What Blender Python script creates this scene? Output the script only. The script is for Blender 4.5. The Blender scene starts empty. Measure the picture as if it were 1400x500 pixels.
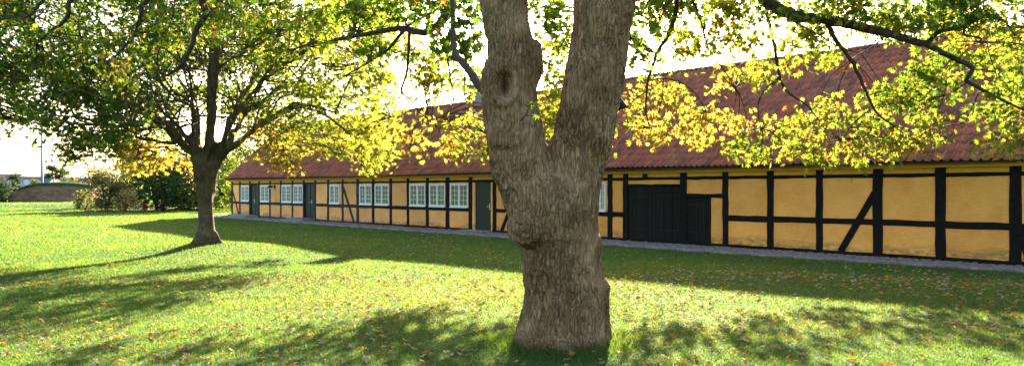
import bpy, math, random
import numpy as np
from mathutils import Vector, Matrix, noise

random.seed(7)
rng = np.random.default_rng(11)
SC = bpy.context.scene
COL = SC.collection

# ------------------------------------------------------------------ camera
F_PX, CX, HY, EYE = 1089.0, 700.0, 259.0, 1.70
cam_d = bpy.data.cameras.new('camera')
cam = bpy.data.objects.new('camera', cam_d)
COL.objects.link(cam)
cam.location = (0, 0, EYE)
cam.rotation_euler = (math.radians(90), 0, 0)
cam_d.sensor_width = 36.0
cam_d.lens = 36.0 * F_PX / 1400.0
cam_d.shift_y = 9.0 / 1400.0
cam_d.clip_start = 0.05
cam_d.clip_end = 8000
SC.camera = cam

# ------------------------------------------------------------------ sky, sun, exposure
SUN_AZ = math.radians(8.5)          # to the right of the view direction (+Y)
SUN_EL = math.radians(18.3)
world = bpy.data.worlds.new('World')
SC.world = world
world.use_nodes = True
wn = world.node_tree
bg = wn.nodes['Background']
sky = wn.nodes.new('ShaderNodeTexSky')
sky.sky_type = 'NISHITA'
sky.sun_disc = False
sky.sun_elevation = SUN_EL
sky.sun_rotation = SUN_AZ
sky.air_density = 1.0
sky.dust_density = 2.4
sky.ozone_density = 0.8
wn.links.new(sky.outputs[0], bg.inputs[0])
bg.inputs[1].default_value = 0.062

sun_d = bpy.data.lights.new('sun', 'SUN')
sun = bpy.data.objects.new('sun', sun_d)
COL.objects.link(sun)
to_sun = Vector((math.sin(SUN_AZ) * math.cos(SUN_EL), math.cos(SUN_AZ) * math.cos(SUN_EL), math.sin(SUN_EL)))
sun.rotation_euler = to_sun.to_track_quat('Z', 'Y').to_euler()
sun.location = to_sun * 60
sun_d.energy = 5.0
sun_d.angle = math.radians(0.55)
sun_d.color = (1.0, 0.90, 0.72)

SC.view_settings.view_transform = 'Standard'
SC.view_settings.look = 'None'
SC.view_settings.exposure = 3.2
SC.view_settings.gamma = 1.0
SC.view_settings.use_curve_mapping = False
SC.render.engine = 'CYCLES'
SC.cycles.max_bounces = 8
SC.cycles.transparent_max_bounces = 8

# ------------------------------------------------------------------ helpers
def tag(o, label=None, cat=None, group=None, kind=None):
    if label: o['label'] = label
    if cat: o['category'] = cat
    if group: o['group'] = group
    if kind: o['kind'] = kind
    return o

def empty(name, loc=(0, 0, 0), rz=0.0):
    o = bpy.data.objects.new(name, None)
    o.empty_display_size = 0.3
    COL.objects.link(o)
    o.location = loc
    o.rotation_euler = (0, 0, rz)
    return o

def link(name, me, parent=None):
    o = bpy.data.objects.new(name, me)
    COL.objects.link(o)
    if parent: o.parent = parent
    return o

def mesh_np(name, V, F, mat, cols=None, smooth=False):
    V = np.ascontiguousarray(V, dtype=np.float32)
    F = np.ascontiguousarray(F, dtype=np.int32)
    me = bpy.data.meshes.new(name)
    me.vertices.add(len(V)); me.vertices.foreach_set('co', V.ravel())
    n, k = F.shape
    me.loops.add(n * k); me.loops.foreach_set('vertex_index', F.ravel())
    me.polygons.add(n); me.polygons.foreach_set('loop_start', np.arange(n, dtype=np.int32) * k)
    me.update(calc_edges=True)
    if cols is not None:
        ca = me.color_attributes.new('col', 'FLOAT_COLOR', 'POINT')
        c4 = np.ones((len(V), 4), dtype=np.float32); c4[:, :3] = cols
        ca.data.foreach_set('color', c4.ravel())
    if smooth:
        me.polygons.foreach_set('use_smooth', np.ones(n, dtype=bool))
    if mat: me.materials.append(mat)
    return me

class MB:
    """collects boxes, bars and tubes into one mesh"""
    def __init__(self): self.v = []; self.f = []
    def add(self, vs, fs):
        b = len(self.v)
        self.v.extend([tuple(p) for p in vs]); self.f.extend([tuple(i + b for i in f) for f in fs])
        return self
    def box(self, x0, x1, y0, y1, z0, z1):
        v = [(x0,y0,z0),(x1,y0,z0),(x1,y1,z0),(x0,y1,z0),(x0,y0,z1),(x1,y0,z1),(x1,y1,z1),(x0,y1,z1)]
        return self.add(v, [(3,2,1,0),(4,5,6,7),(0,1,5,4),(1,2,6,5),(2,3,7,6),(3,0,4,7)])
    def tube(self, pts, rad, sides=6, cap=True, wob=0.0):
        pts = [Vector(p) for p in pts]; n = len(pts); vs = []; fs = []
        up = None
        for i in range(n):
            t = (pts[min(i+1, n-1)] - pts[max(i-1, 0)])
            t = t.normalized() if t.length > 1e-9 else Vector((0, 0, 1))
            if up is None:
                a = Vector((1, 0, 0)) if abs(t.x) < 0.8 else Vector((0, 1, 0))
                up = t.cross(a).normalized()
            else:
                up = (up - t * up.dot(t)).normalized()
            b = t.cross(up)
            for k in range(sides):
                an = 2 * math.pi * k / sides
                r = rad[i] * (1 + (random.uniform(-wob, wob) if wob else 0))
                vs.append(pts[i] + (up * math.cos(an) + b * math.sin(an)) * r)
        for i in range(n - 1):
            for k in range(sides):
                k2 = (k + 1) % sides
                fs.append((i*sides + k, i*sides + k2, (i+1)*sides + k2, (i+1)*sides + k))
        if cap:
            fs.append(tuple(reversed(range(sides)))); fs.append(tuple((n-1)*sides + k for k in range(sides)))
        return self.add(vs, fs)
    def mesh(self, name, mat, smooth=False):
        me = bpy.data.meshes.new(name)
        me.from_pydata(self.v, [], self.f); me.update()
        if smooth: me.polygons.foreach_set('use_smooth', np.ones(len(me.polygons), dtype=bool))
        if mat: me.materials.append(mat)
        return me
    def build(self, name, mat, parent=None, smooth=False):
        return link(name, self.mesh(name, mat, smooth), parent)

def spline(pts, sub=5):
    """catmull-rom through points (numpy rows, any width)"""
    P = np.array(pts, dtype=float)
    if len(P) < 3: return P
    Q = np.vstack([2*P[0]-P[1], P, 2*P[-1]-P[-2]])
    out = []
    for i in range(1, len(Q) - 2):
        for k in range(sub):
            t = k / sub
            p0, p1, p2, p3 = Q[i-1], Q[i], Q[i+1], Q[i+2]
            out.append(0.5*((2*p1)+(-p0+p2)*t+(2*p0-5*p1+4*p2-p3)*t*t+(-p0+3*p1-3*p2+p3)*t**3))
    out.append(P[-1])
    return np.array(out)

def at(px, py, Z):
    return np.array([(px - CX) / F_PX * Z, Z, EYE + (HY - py) / F_PX * Z])

# wall frame: x runs along the front of the house to the right, y goes into the house
KX = 26.48; VPX = -243.0
LW = math.hypot(943.0, F_PX)
EX = np.array([943.0 / LW, -F_PX / LW]); EY = np.array([F_PX / LW, 943.0 / LW])
D0 = KX * F_PX / LW
def wall_xy(px):
    z = KX * F_PX / (px - VPX)
    return np.array([(px - CX) / F_PX * z, z])
HO = wall_xy(316.5)
HROT = math.atan2(EX[1], EX[0])
def s_at(px, yl=0.0):
    a = np.array([(px - CX) / F_PX, 1.0])
    t = (D0 + yl) / float(a @ EY)
    return float((a * t - HO) @ EX)
def h_at(px, py): return EYE + (HY - py) / (px - VPX) * KX

def sstep(a, b, x):
    t = np.clip((x - a) / (b - a), 0, 1)
    return t * t * (3 - 2 * t)

LT = np.array([-8.55, 22.3])      # foot of the smaller tree
FT = np.array([0.50, 7.75])       # foot of the big tree
def ground(X, Y):
    X = np.asarray(X, float); Y = np.asarray(Y, float)
    s = (X - HO[0]) * EX[0] + (Y - HO[1]) * EX[1]
    w = D0 - (X * EY[0] + Y * EY[1])
    g = 0.27 * sstep(30, 51, s) * sstep(2.6, 9.0, w)
    g = g + 0.20 * np.exp(-((X - LT[0])**2 + (Y - LT[1])**2) / 2.0**2)
    g = g + 0.35 * sstep(70, 74, Y) * sstep(-20, -34, X) 
    g = g + 0.02 * np.sin(X * 0.9 + 1.3) * np.sin(Y * 0.7) * sstep(3.0, 6, w)
    return g
def gnd(px, py):
    Z = EYE * F_PX / (py - HY)
    for _ in range(8):
        X = (px - CX) / F_PX * Z
        Z = (EYE - float(ground(X, Z))) * F_PX / (py - HY)
    return np.array([(px - CX) / F_PX * Z, Z, float(ground((px - CX) / F_PX * Z, Z))])

# ------------------------------------------------------------------ materials
def new_mat(name):
    m = bpy.data.materials.new(name); m.use_nodes = True
    nt = m.node_tree
    for n in list(nt.nodes): nt.nodes.remove(n)
    out = nt.nodes.new('ShaderNodeOutputMaterial')
    return m, nt, out
def N(nt, t, **kw):
    n = nt.nodes.new(t)
    for k, v in kw.items(): setattr(n, k, v)
    return n
def ramp(nt, src, stops):
    r = N(nt, 'ShaderNodeValToRGB')
    e = r.color_ramp.elements
    while len(e) < len(stops): e.new(0.5)
    for i, (p, c) in enumerate(stops):
        e[i].position = p; e[i].color = (*c, 1) if len(c) == 3 else c
    nt.links.new(src, r.inputs[0]); return r.outputs[0]
def noise_tex(nt, scale, detail=4, rough=0.55, vec=None, dist=0.0):
    n = N(nt, 'ShaderNodeTexNoise')
    n.inputs['Scale'].default_value = scale; n.inputs['Detail'].default_value = detail
    n.inputs['Roughness'].default_value = rough; n.inputs['Distortion'].default_value = dist
    if vec is not None: nt.links.new(vec, n.inputs['Vector'])
    return n.outputs['Fac']
def mixc(nt, fac, a, b, mode='MIX'):
    m = N(nt, 'ShaderNodeMix', data_type='RGBA', blend_type=mode)
    if isinstance(fac, (int, float)): m.inputs[0].default_value = fac
    else: nt.links.new(fac, m.inputs[0])
    for s, i in ((a, 6), (b, 7)):
        if isinstance(s, tuple): m.inputs[i].default_value = (*s, 1)
        else: nt.links.new(s, m.inputs[i])
    return m.outputs[2]
def mth(nt, op, a, b=None, c=None):
    m = N(nt, 'ShaderNodeMath', operation=op)
    for i, s in enumerate((a, b, c)):
        if s is None: continue
        if isinstance(s, (int, float)): m.inputs[i].default_value = s
        else: nt.links.new(s, m.inputs[i])
    return m.outputs[0]
def scaled(nt, sx, sy, sz, kind='Object'):
    tc = N(nt, 'ShaderNodeTexCoord'); mp = N(nt, 'ShaderNodeMapping')
    mp.inputs['Scale'].default_value = (sx, sy, sz)
    nt.links.new(tc.outputs[kind], mp.inputs[0]); return mp.outputs[0]
def wpos(nt, sx=1, sy=1, sz=1):
    g = N(nt, 'ShaderNodeNewGeometry'); mp = N(nt, 'ShaderNodeMapping')
    mp.inputs['Scale'].default_value = (sx, sy, sz)
    nt.links.new(g.outputs['Position'], mp.inputs[0]); return mp.outputs[0]
def principled(nt, out, col, rough=0.8, bump=None, bstr=0.4, bdist=0.01, spec=0.3, metal=0.0):
    p = N(nt, 'ShaderNodeBsdfPrincipled')
    if isinstance(col, tuple): p.inputs['Base Color'].default_value = (*col, 1)
    else: nt.links.new(col, p.inputs['Base Color'])
    p.inputs['Roughness'].default_value = rough
    p.inputs['Specular IOR Level'].default_value = spec
    p.inputs['Metallic'].default_value = metal
    if bump is not None:
        b = N(nt, 'ShaderNodeBump'); b.inputs['Strength'].default_value = bstr
        b.inputs['Distance'].default_value = bdist
        nt.links.new(bump, b.inputs['Height']); nt.links.new(b.outputs[0], p.inputs['Normal'])
    nt.links.new(p.outputs[0], out.inputs[0]); return p

M = {}
def simple(key, c1, c2, scale=6, rough=0.8, bstr=0.3, bdist=0.01, spec=0.25, rnd=0.0):
    m, nt, out = new_mat(key)
    v = wpos(nt)
    f = noise_tex(nt, scale, 5, 0.6, v)
    c = ramp(nt, f, [(0.3, c1), (0.7, c2)])
    if rnd:
        oi = N(nt, 'ShaderNodeObjectInfo')
        hv = N(nt, 'ShaderNodeHueSaturation')
        nt.links.new(mth(nt, 'MULTIPLY_ADD', oi.outputs['Random'], rnd, 1 - rnd/2), hv.inputs['Value'])
        nt.links.new(c, hv.inputs['Color']); c = hv.outputs[0]
    f2 = noise_tex(nt, scale * 6, 4, 0.6, v)
    principled(nt, out, c, rough, f2, bstr, bdist, spec)
    M[key] = m; return m

def foliage(key, transl=0.5, rough=0.45, gloss=0.05, attr='col', tint=(1.15, 1.1, 0.55)):
    m, nt, out = new_mat(key)
    a = N(nt, 'ShaderNodeAttribute', attribute_name=attr)
    d = N(nt, 'ShaderNodeBsdfDiffuse'); nt.links.new(a.outputs['Color'], d.inputs[0])
    t = N(nt, 'ShaderNodeBsdfTranslucent')
    nt.links.new(mixc(nt, 1.0, a.outputs['Color'], tint, 'MULTIPLY'), t.inputs[0])
    mx = N(nt, 'ShaderNodeMixShader'); mx.inputs[0].default_value = transl
    nt.links.new(d.outputs[0], mx.inputs[1]); nt.links.new(t.outputs[0], mx.inputs[2])
    g = N(nt, 'ShaderNodeBsdfGlossy'); g.inputs['Roughness'].default_value = rough
    mg = N(nt, 'ShaderNodeMixShader'); mg.inputs[0].default_value = gloss
    nt.links.new(mx.outputs[0], mg.inputs[1]); nt.links.new(g.outputs[0], mg.inputs[2])
    nt.links.new(mg.outputs[0], out.inputs[0])
    M[key] = m; return m
foliage('leaf', 0.68, 0.6, 0.012, tint=(1.42, 1.28, 0.62))
foliage('grass', 0.70, 0.55, 0.02, tint=(2.05, 1.35, 0.7))
foliage('litter', 0.25, 0.6, 0.02)
foliage('far_leaf', 0.5, 0.6, 0.01, tint=(1.4, 1.3, .7))

simple('timber', (0.006, 0.005, 0.005), (0.015, 0.012, 0.011), 9, 0.75, 0.35, 0.006, 0.12)
simple('timber_grey', (0.018, 0.018, 0.022), (0.032, 0.032, 0.037), 9, 0.7, 0.35, 0.006, 0.15)
simple('white_paint', (0.72, 0.73, 0.73), (0.80, 0.80, 0.79), 12, 0.45, 0.05, 0.002, 0.4)
simple('green_paint', (0.014, 0.028, 0.019), (0.020, 0.036, 0.025), 12, 0.5, 0.08, 0.003, 0.2)
simple('black_paint', (0.006, 0.007, 0.006), (0.012, 0.013, 0.012), 14, 0.65, 0.2, 0.004, 0.15, rnd=0.5)
simple('yellow_board', (0.70, 0.36, 0.035), (0.78, 0.42, 0.05), 3, 0.7, 0.1, 0.004)
simple('stone', (0.16, 0.15, 0.15), (0.30, 0.28, 0.27), 5, 0.85, 0.4, 0.01, rnd=0.5)
simple('cobble', (0.17, 0.15, 0.15), (0.34, 0.29, 0.28), 3.5, 0.85, 0.4, 0.01, rnd=0.5)
simple('bedding', (0.07, 0.06, 0.05), (0.13, 0.12, 0.10), 10, 0.95, 0.4, 0.01)
simple('brass', (0.70, 0.62, 0.40), (0.75, 0.68, 0.45), 10, 0.35, 0.02, 0.001, 0.5)
simple('iron', (0.010, 0.010, 0.011), (0.018, 0.018, 0.019), 10, 0.65, 0.1, 0.002, 0.15)
simple('twig', (0.028, 0.022, 0.016), (0.06, 0.046, 0.033), 8, 0.9, 0.5, 0.01)
simple('far_wall_white', (0.62, 0.62, 0.62), (0.70, 0.70, 0.68), 1, 0.8, 0.05)
simple('far_roof_blue', (0.07, 0.09, 0.13), (0.10, 0.12, 0.16), 1, 0.7, 0.05)
simple('far_roof_pale', (0.38, 0.40, 0.43), (0.46, 0.48, 0.50), 1, 0.7, 0.05)
simple('far_roof_red', (0.30, 0.16, 0.10), (0.36, 0.20, 0.13), 1, 0.7, 0.05)
simple('mast_blue', (0.06, 0.13, 0.34), (0.08, 0.15, 0.38), 1, 0.5, 0.02)
simple('red_paint', (0.38, 0.06, 0.05), (0.45, 0.08, 0.07), 4, 0.5, 0.02)
simple('deck', (0.05, 0.03, 0.025), (0.08, 0.05, 0.04), 4, 0.9, 0.1)
simple('curtain', (0.5, 0.5, 0.48), (0.6, 0.6, 0.57), 3, 0.9, 0.1)

def plaster(key, c1, c2):
    m, nt, out = new_mat(key)
    v = wpos(nt)
    oi = N(nt, 'ShaderNodeObjectInfo')
    # limewash over brick: soft blotches and a faint coursing
    f = noise_tex(nt, 1.6, 6, 0.6, v)
    f2 = noise_tex(nt, 7, 5, 0.65, wpos(nt, 1, 1, 4))
    c = ramp(nt, mth(nt, 'ADD', mth(nt, 'MULTIPLY', f, 0.65), mth(nt, 'MULTIPLY', f2, 0.35)), [(0.34, c1), (0.66, c2)])
    hv = N(nt, 'ShaderNodeHueSaturation')
    nt.links.new(mth(nt, 'MULTIPLY_ADD', oi.outputs['Random'], 0.22, 0.90), hv.inputs['Value'])
    nt.links.new(c, hv.inputs['Color']); c = hv.outputs[0]
    sx = N(nt, 'ShaderNodeSeparateXYZ'); nt.links.new(v, sx.inputs[0])
    # splash dirt and algae near the sill, ragged
    st = noise_tex(nt, 5, 6, 0.7, wpos(nt, 1, 1, 2.2))
    lim = mth(nt, 'MULTIPLY_ADD', noise_tex(nt, 0.7, 3, 0.5, v), 0.75, -0.08)
    msk = mth(nt, 'SUBTRACT', lim, sx.outputs['Z'])
    msk = mth(nt, 'MULTIPLY', msk, 6.0)
    n1 = mth(nt, 'MULTIPLY', mth(nt, 'SUBTRACT', st, 0.40), 4.5)
    cl = N(nt, 'ShaderNodeClamp'); nt.links.new(mth(nt, 'MINIMUM', msk, n1), cl.inputs[0])
    c = mixc(nt, mth(nt, 'MULTIPLY', cl.outputs[0], 0.8), c, (0.17, 0.13, 0.07))
    # a few bare pale chips
    ch = noise_tex(nt, 11, 3, 0.5, v)
    chm = N(nt, 'ShaderNodeClamp'); nt.links.new(mth(nt, 'MULTIPLY', mth(nt, 'SUBTRACT', ch, 0.73), 14), chm.inputs[0])
    c = mixc(nt, mth(nt, 'MULTIPLY', chm.outputs[0], 0.45), c, (0.62, 0.50, 0.32))
    # coursing runs along the wall: u along EX
    dt = N(nt, 'ShaderNodeVectorMath', operation='DOT_PRODUCT'); nt.links.new(v, dt.inputs[0])
    dt.inputs[1].default_value = (EX[0], EX[1], 0)
    cb = N(nt, 'ShaderNodeCombineXYZ'); nt.links.new(dt.outputs['Value'], cb.inputs[0]); nt.links.new(sx.outputs['Z'], cb.inputs[1])
    br = N(nt, 'ShaderNodeTexBrick')
    for k, val in (('Scale', 1.0), ('Mortar Size', 0.012), ('Mortar Smooth', 0.9), ('Brick Width', 0.26), ('Row Height', 0.075)):
        br.inputs[k].default_value = val
    nt.links.new(cb.outputs[0], br.inputs['Vector'])
    bh = mth(nt, 'ADD', mth(nt, 'MULTIPLY', br.outputs['Fac'], -0.35), mth(nt, 'ADD', mth(nt, 'MULTIPLY', noise_tex(nt, 30, 4, 0.6, v), 0.5), f2))
    principled(nt, out, c, 0.9, bh, 0.45, 0.012, 0.12)
    M[key] = m
plaster('plaster_sky_tint', (0.80, 0.345, 0.10), (0.98, 0.52, 0.20))  # left wall's paler plaster: the sky's light is put into its colour
plaster('plaster_ochre', (0.78, 0.335, 0.07), (0.98, 0.49, 0.13))

def m_glass():
    m, nt, out = new_mat('window_glass')
    g = N(nt, 'ShaderNodeBsdfGlossy'); g.inputs['Roughness'].default_value = 0.03
    g.inputs['Color'].default_value = (0.95, 0.97, 1, 1)
    t = N(nt, 'ShaderNodeBsdfTransparent'); t.inputs[0].default_value = (0.85, 0.9, 0.88, 1)
    fr = N(nt, 'ShaderNodeFresnel'); fr.inputs[0].default_value = 1.55
    b = N(nt, 'ShaderNodeBump'); b.inputs['Strength'].default_value = 0.08; b.inputs['Distance'].default_value = 0.02
    nt.links.new(noise_tex(nt, 4, 2, 0.5, wpos(nt)), b.inputs['Height'])
    nt.links.new(b.outputs[0], g.inputs['Normal'])
    mx = N(nt, 'ShaderNodeMixShader')
    nt.links.new(mth(nt, 'MULTIPLY_ADD', fr.outputs[0], 1.9, 0.06), mx.inputs[0])
    nt.links.new(t.outputs[0], mx.inputs[1]); nt.links.new(g.outputs[0], mx.inputs[2])
    nt.links.new(mx.outputs[0], out.inputs[0]); M['glass'] = m
m_glass()

def m_tile():
    m, nt, out = new_mat('clay_tile')
    a = N(nt, 'ShaderNodeAttribute', attribute_name='col')
    v = wpos(nt)
    oi = N(nt, 'ShaderNodeObjectInfo')
    f = noise_tex(nt, 9, 5, 0.65, v); f3 = noise_tex(nt, 0.9, 4, 0.6, v)
    c = mixc(nt, ramp(nt, f, [(0.42, (0, 0, 0)), (0.75, (0.5,)*3)]), a.outputs['Color'], (0.15, 0.08, 0.065))
    c = mixc(nt, ramp(nt, f3, [(0.5, (0, 0, 0)), (0.8, (0.4,)*3)]), c, (0.24, 0.15, 0.12))
    lich = ramp(nt, noise_tex(nt, 26, 3, 0.5, v), [(0.68, (0, 0, 0)), (0.76, (0.5,)*3)])
    c = mixc(nt, lich, c, (0.30, 0.28, 0.22))
    principled(nt, out, c, 0.72, noise_tex(nt, 60, 3, 0.6, v), 0.3, 0.004, 0.3)
    M['tile'] = m
m_tile()

def m_bark(key, c0, c1, c2, sc=1.0):
    m, nt, out = new_mat(key)
    v = wpos(nt, 1, 1, 0.16)
    vv = wpos(nt)
    # wobble the plates
    nz = N(nt, 'ShaderNodeTexNoise'); nz.inputs['Scale'].default_value = 5 * sc; nt.links.new(vv, nz.inputs['Vector'])
    add = N(nt, 'ShaderNodeVectorMath', operation='MULTIPLY_ADD')
    nt.links.new(nz.outputs['Color'], add.inputs[0]); add.inputs[1].default_value = (0.09, 0.09, 0.09); nt.links.new(v, add.inputs[2])
    vo = N(nt, 'ShaderNodeTexVoronoi', feature='DISTANCE_TO_EDGE'); vo.inputs['Scale'].default_value = 30 * sc
    nt.links.new(add.outputs[0], vo.inputs['Vector'])
    vo2 = N(nt, 'ShaderNodeTexVoronoi', feature='F1'); vo2.inputs['Scale'].default_value = 30 * sc
    nt.links.new(add.outputs[0], vo2.inputs['Vector'])
    def furrow(scale, stretch, width):
        n = noise_tex(nt, scale * sc, 3, 0.5, wpos(nt, 1, 1, stretch), 0.8)
        return mth(nt, 'MINIMUM', mth(nt, 'MULTIPLY', mth(nt, 'ABSOLUTE', mth(nt, 'SUBTRACT', n, 0.5)), width), 1.0)
    amt = ramp(nt, noise_tex(nt, 1.8 * sc, 3, 0.6, vv), [(0.35, (0.25,)*3), (0.62, (1.0,)*3)])
    plate = mth(nt, 'ADD', mth(nt, 'MULTIPLY', furrow(11, .13, 12), 0.6), mth(nt, 'MULTIPLY', mth(nt, 'MINIMUM', mth(nt, 'MULTIPLY', vo.outputs['Distance'], 5.0), 1.0), mth(nt, 'MULTIPLY', amt, 0.9)))
    big = noise_tex(nt, 2.6 * sc, 5, 0.6, vv, 0.5)
    fine = noise_tex(nt, 40 * sc, 5, 0.65, wpos(nt, 1, 1, 0.35))
    c = ramp(nt, mth(nt, 'ADD', mth(nt, 'MULTIPLY', big, 0.7), mth(nt, 'MULTIPLY', fine, 0.3)), [(0.36, c0), (0.5, c1), (0.64, c2)])
    hv = N(nt, 'ShaderNodeHueSaturation'); nt.links.new(c, hv.inputs['Color'])
    sp = N(nt, 'ShaderNodeSeparateColor'); nt.links.new(vo2.outputs['Color'], sp.inputs[0])
    nt.links.new(mth(nt, 'MULTIPLY_ADD', sp.outputs[0], 0.22, 0.89), hv.inputs['Value'])
    c = hv.outputs[0]
    crk = ramp(nt, vo.outputs['Distance'], [(0.015, (0.7,)*3), (0.09, (0, 0, 0))])
    c = mixc(nt, mth(nt, 'MULTIPLY', crk, amt), c, tuple(0.42 * x for x in c0))
    li = ramp(nt, noise_tex(nt, 7 * sc, 5, 0.7, vv), [(0.56, (0, 0, 0)), (0.66, (0.5,)*3)])
    c = mixc(nt, li, c, tuple(min(.6, 1.25 * x + .03) for x in c2))
    # green algae film and rusty bare patches
    al = ramp(nt, noise_tex(nt, 1.7 * sc, 4, 0.6, vv), [(0.56, (0, 0, 0)), (0.78, (0.4,)*3)])
    c = mixc(nt, al, c, (0.14, 0.135, 0.055))
    ru = ramp(nt, noise_tex(nt, 4.2 * sc, 3, 0.5, wpos(nt, 1, 1, 0.5)), [(0.68, (0, 0, 0)), (0.76, (0.4,)*3)])
    c = mixc(nt, ru, c, (0.20, 0.085, 0.035))
    h = mth(nt, 'ADD', mth(nt, 'MULTIPLY', plate, 0.9), mth(nt, 'MULTIPLY', fine, 0.35))
    principled(nt, out, c, 0.92, h, 1.0, 0.024 / sc, 0.12)
    M[key] = m
m_bark('bark', (0.135, 0.073, 0.034), (0.26, 0.152, 0.077), (0.39, 0.25, 0.138))
m_bark('bark_small', (0.08, 0.058, 0.036), (0.14, 0.105, 0.066), (0.21, 0.16, 0.105), 0.8)

def m_lawn():
    m, nt, out = new_mat('lawn_turf')
    v = wpos(nt)
    a = noise_tex(nt, 0.35, 5, 0.6, v); b = noise_tex(nt, 3.5, 5, 0.65, v); d = noise_tex(nt, 45, 3, 0.7, v)
    c = ramp(nt, b, [(0.3, (0.026, 0.072, 0.016)), (0.55, (0.042, 0.10, 0.022)), (0.75, (0.075, 0.12, 0.035))])
    c = mixc(nt, ramp(nt, a, [(0.5, (0, 0, 0)), (0.72, (0.5,)*3)]), c, (0.09, 0.115, 0.045))
    c = mixc(nt, ramp(nt, d, [(0.35, (0.45,)*3), (0.6, (0, 0, 0))]), c, (0.035, 0.05, 0.014))
    h = mth(nt, 'ADD', d, noise_tex(nt, 14, 4, 0.6, v))
    principled(nt, out, c, 0.9, h, 0.8, 0.03, 0.1)
    M['lawn'] = m
m_lawn()
def m_oldbrick():
    m, nt, out = new_mat('old_brickwork')
    v = wpos(nt)
    c = ramp(nt, noise_tex(nt, 1.2, 6, 0.7, wpos(nt, 1, 1, 2.2)), [(0.32, (0.13, 0.08, 0.05)), (0.5, (0.25, 0.14, 0.085)), (0.68, (0.34, 0.23, 0.14))])
    c = mixc(nt, ramp(nt, noise_tex(nt, 3.0, 2, 0.5, wpos(nt, 1, 1, 2)), [(0.66, (0, 0, 0)), (0.72, (0.6,)*3)]), c, (0.42, 0.36, 0.28))
    principled(nt, out, c, 0.95, noise_tex(nt, 6, 5, 0.7, v), 0.6, 0.06, 0.1)
    M['oldbrick'] = m
m_oldbrick()

# ================================================================== SETTING
# ground: one sheet to the horizon, polar grid around the viewer
def make_lawn():
    ang = np.concatenate([np.arange(-48, 48.01, 0.75), np.arange(54, 312, 6.0)])
    ang = np.radians(ang)
    rad = np.concatenate([[0.02], np.geomspace(0.4, 4000, 300)])
    A, R = np.meshgrid(ang, rad)
    X = R * np.sin(A); Y = R * np.cos(A)
    V = np.stack([X, Y, ground(X, Y)], -1).reshape(-1, 3)
    na, nr = len(ang), len(rad)
    i, j = np.meshgrid(np.arange(nr - 1), np.arange(na), indexing='ij')
    j2 = (j + 1) % na
    Fc = np.stack([i*na + j, i*na + j2, (i+1)*na + j2, (i+1)*na + j], -1).reshape(-1, 4)[:, ::-1]
    o = link('lawn', mesh_np('lawn', V, Fc, M['lawn'], smooth=True))
    tag(o, 'mown green lawn running out to the far trees', 'lawn', kind='structure')
make_lawn()

# ------------------------------------------------------------------ the half-timbered house
S_END = s_at(1397) + 6.4
house = empty('half_timbered_house', (HO[0], HO[1], 0), HROT)
tag(house, 'long low yellow half-timbered house with black timbers and red tiled roof', 'house')
Z_SILL, Z_MID0, Z_MID1, Z_TOP0, Z_TOP1, Z_POST = 0.11, 0.80, 0.955, 2.0, 2.095, 2.205
RIDGE_Y, RIDGE_Z, EAVE_Y, EAVE_Z = 3.6, 5.90, -0.30, 2.35

def wob_bar(x0, x1, y0, y1, z0, z1, axis, j=0.011, seg=0.28):
    """a hand-hewn beam: a bar with slightly uneven edges"""
    lo, hi = (x0, x1) if axis == 'x' else (z0, z1)
    n = max(2, int((hi - lo) / seg)); b = MB(); vs = []; fs = []
    for i in range(n + 1):
        t = lo + (hi - lo) * i / n
        jj = [random.uniform(-j, j) for _ in range(5)]
        if axis == 'x':
            a0, a1 = z0 + jj[0], z1 + jj[1]
            ring = [(t, y0 + jj[2]*.6, a0 + .006), (t, y0 + jj[2]*.6 + .008, a0), (t, y1, a0), (t, y1, a1), (t, y0 + jj[3]*.6 + .008, a1), (t, y0 + jj[3]*.6, a1 - .006)]
        else:
            a0, a1 = x0 + jj[0], x1 + jj[1]
            ring = [(a0, y1, t), (a0, y0 + jj[2]*.6 + .008, t), (a0 + .006, y0 + jj[2]*.6, t), (a1 - .006, y0 + jj[3]*.6, t), (a1, y0 + jj[3]*.6 + .008, t), (a1, y1, t)]
        vs += ring
    k = 6
    for i in range(n):
        for q in range(k):
            q2 = (q + 1) % k
            fs.append((i*k + q, (i+1)*k + q, (i+1)*k + q2, i*k + q2))
    fs.append(tuple(range(k))); fs.append(tuple(reversed([n*k + q for q in range(k)])))
    return b.add(vs, fs)

def wmat(s): return M['plaster_sky_tint'] if s < s_at(690) else M['plaster_ochre']
def tmat(s): return M['timber_grey'] if s < s_at(500) else M['timber']

posts_px = [(316.5,318.6),(327.2,329.1),(340.8,342.5),(353.4,355.2),(368.4,370.2),(383.2,385.0),(399.1,401.0),(414.3,416.3),
 (430.3,432.2),(447.6,450.0),(467.5,469.8),(487.6,490.8),(508.9,511.9),(532.8,536.0),(556.4,559.6),(582.6,586.4),(609.6,614.5),
 (641.1,645.8),(673.8,678.7),(704,709),(737,743),(772,778),(803,808.6),(831,837.5),(852,859),(930,939),(988,995.8),(1049,1058),
 (1115.6,1125.1),(1193.4,1207),(1278.9,1293.1),(1380.2,1397)]
posts = [(s_at(a), s_at(b)) for a, b in posts_px]
for k in range(1, 4):
    posts.append((posts[31][0] + 1.56 * k, posts[31][1] + 1.56 * k))
S_END = posts[-1][1] + 0.9
cell_of = lambda px: next((i for i in range(len(posts) - 1) if posts[i][0] <= s_at(px) < posts[i+1][0]), None)
DOOR1, DOOR2, DOOR3, BARN, SMALL = cell_of(348), cell_of(423), cell_of(660), cell_of(895), cell_of(955)
windows_px = [(329.8,340.4),(356.6,368.2),(385.2,398.6),(401.2,414.2),(450.9,464.1),(491.6,508.6),(512.7,531.9),(560.2,582.0),(587.1,609.2),(615.6,640.4),(811.5,828.5)]
win_cell = {cell_of((a + b) / 2): (s_at(a), s_at(b)) for a, b in windows_px}

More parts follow.
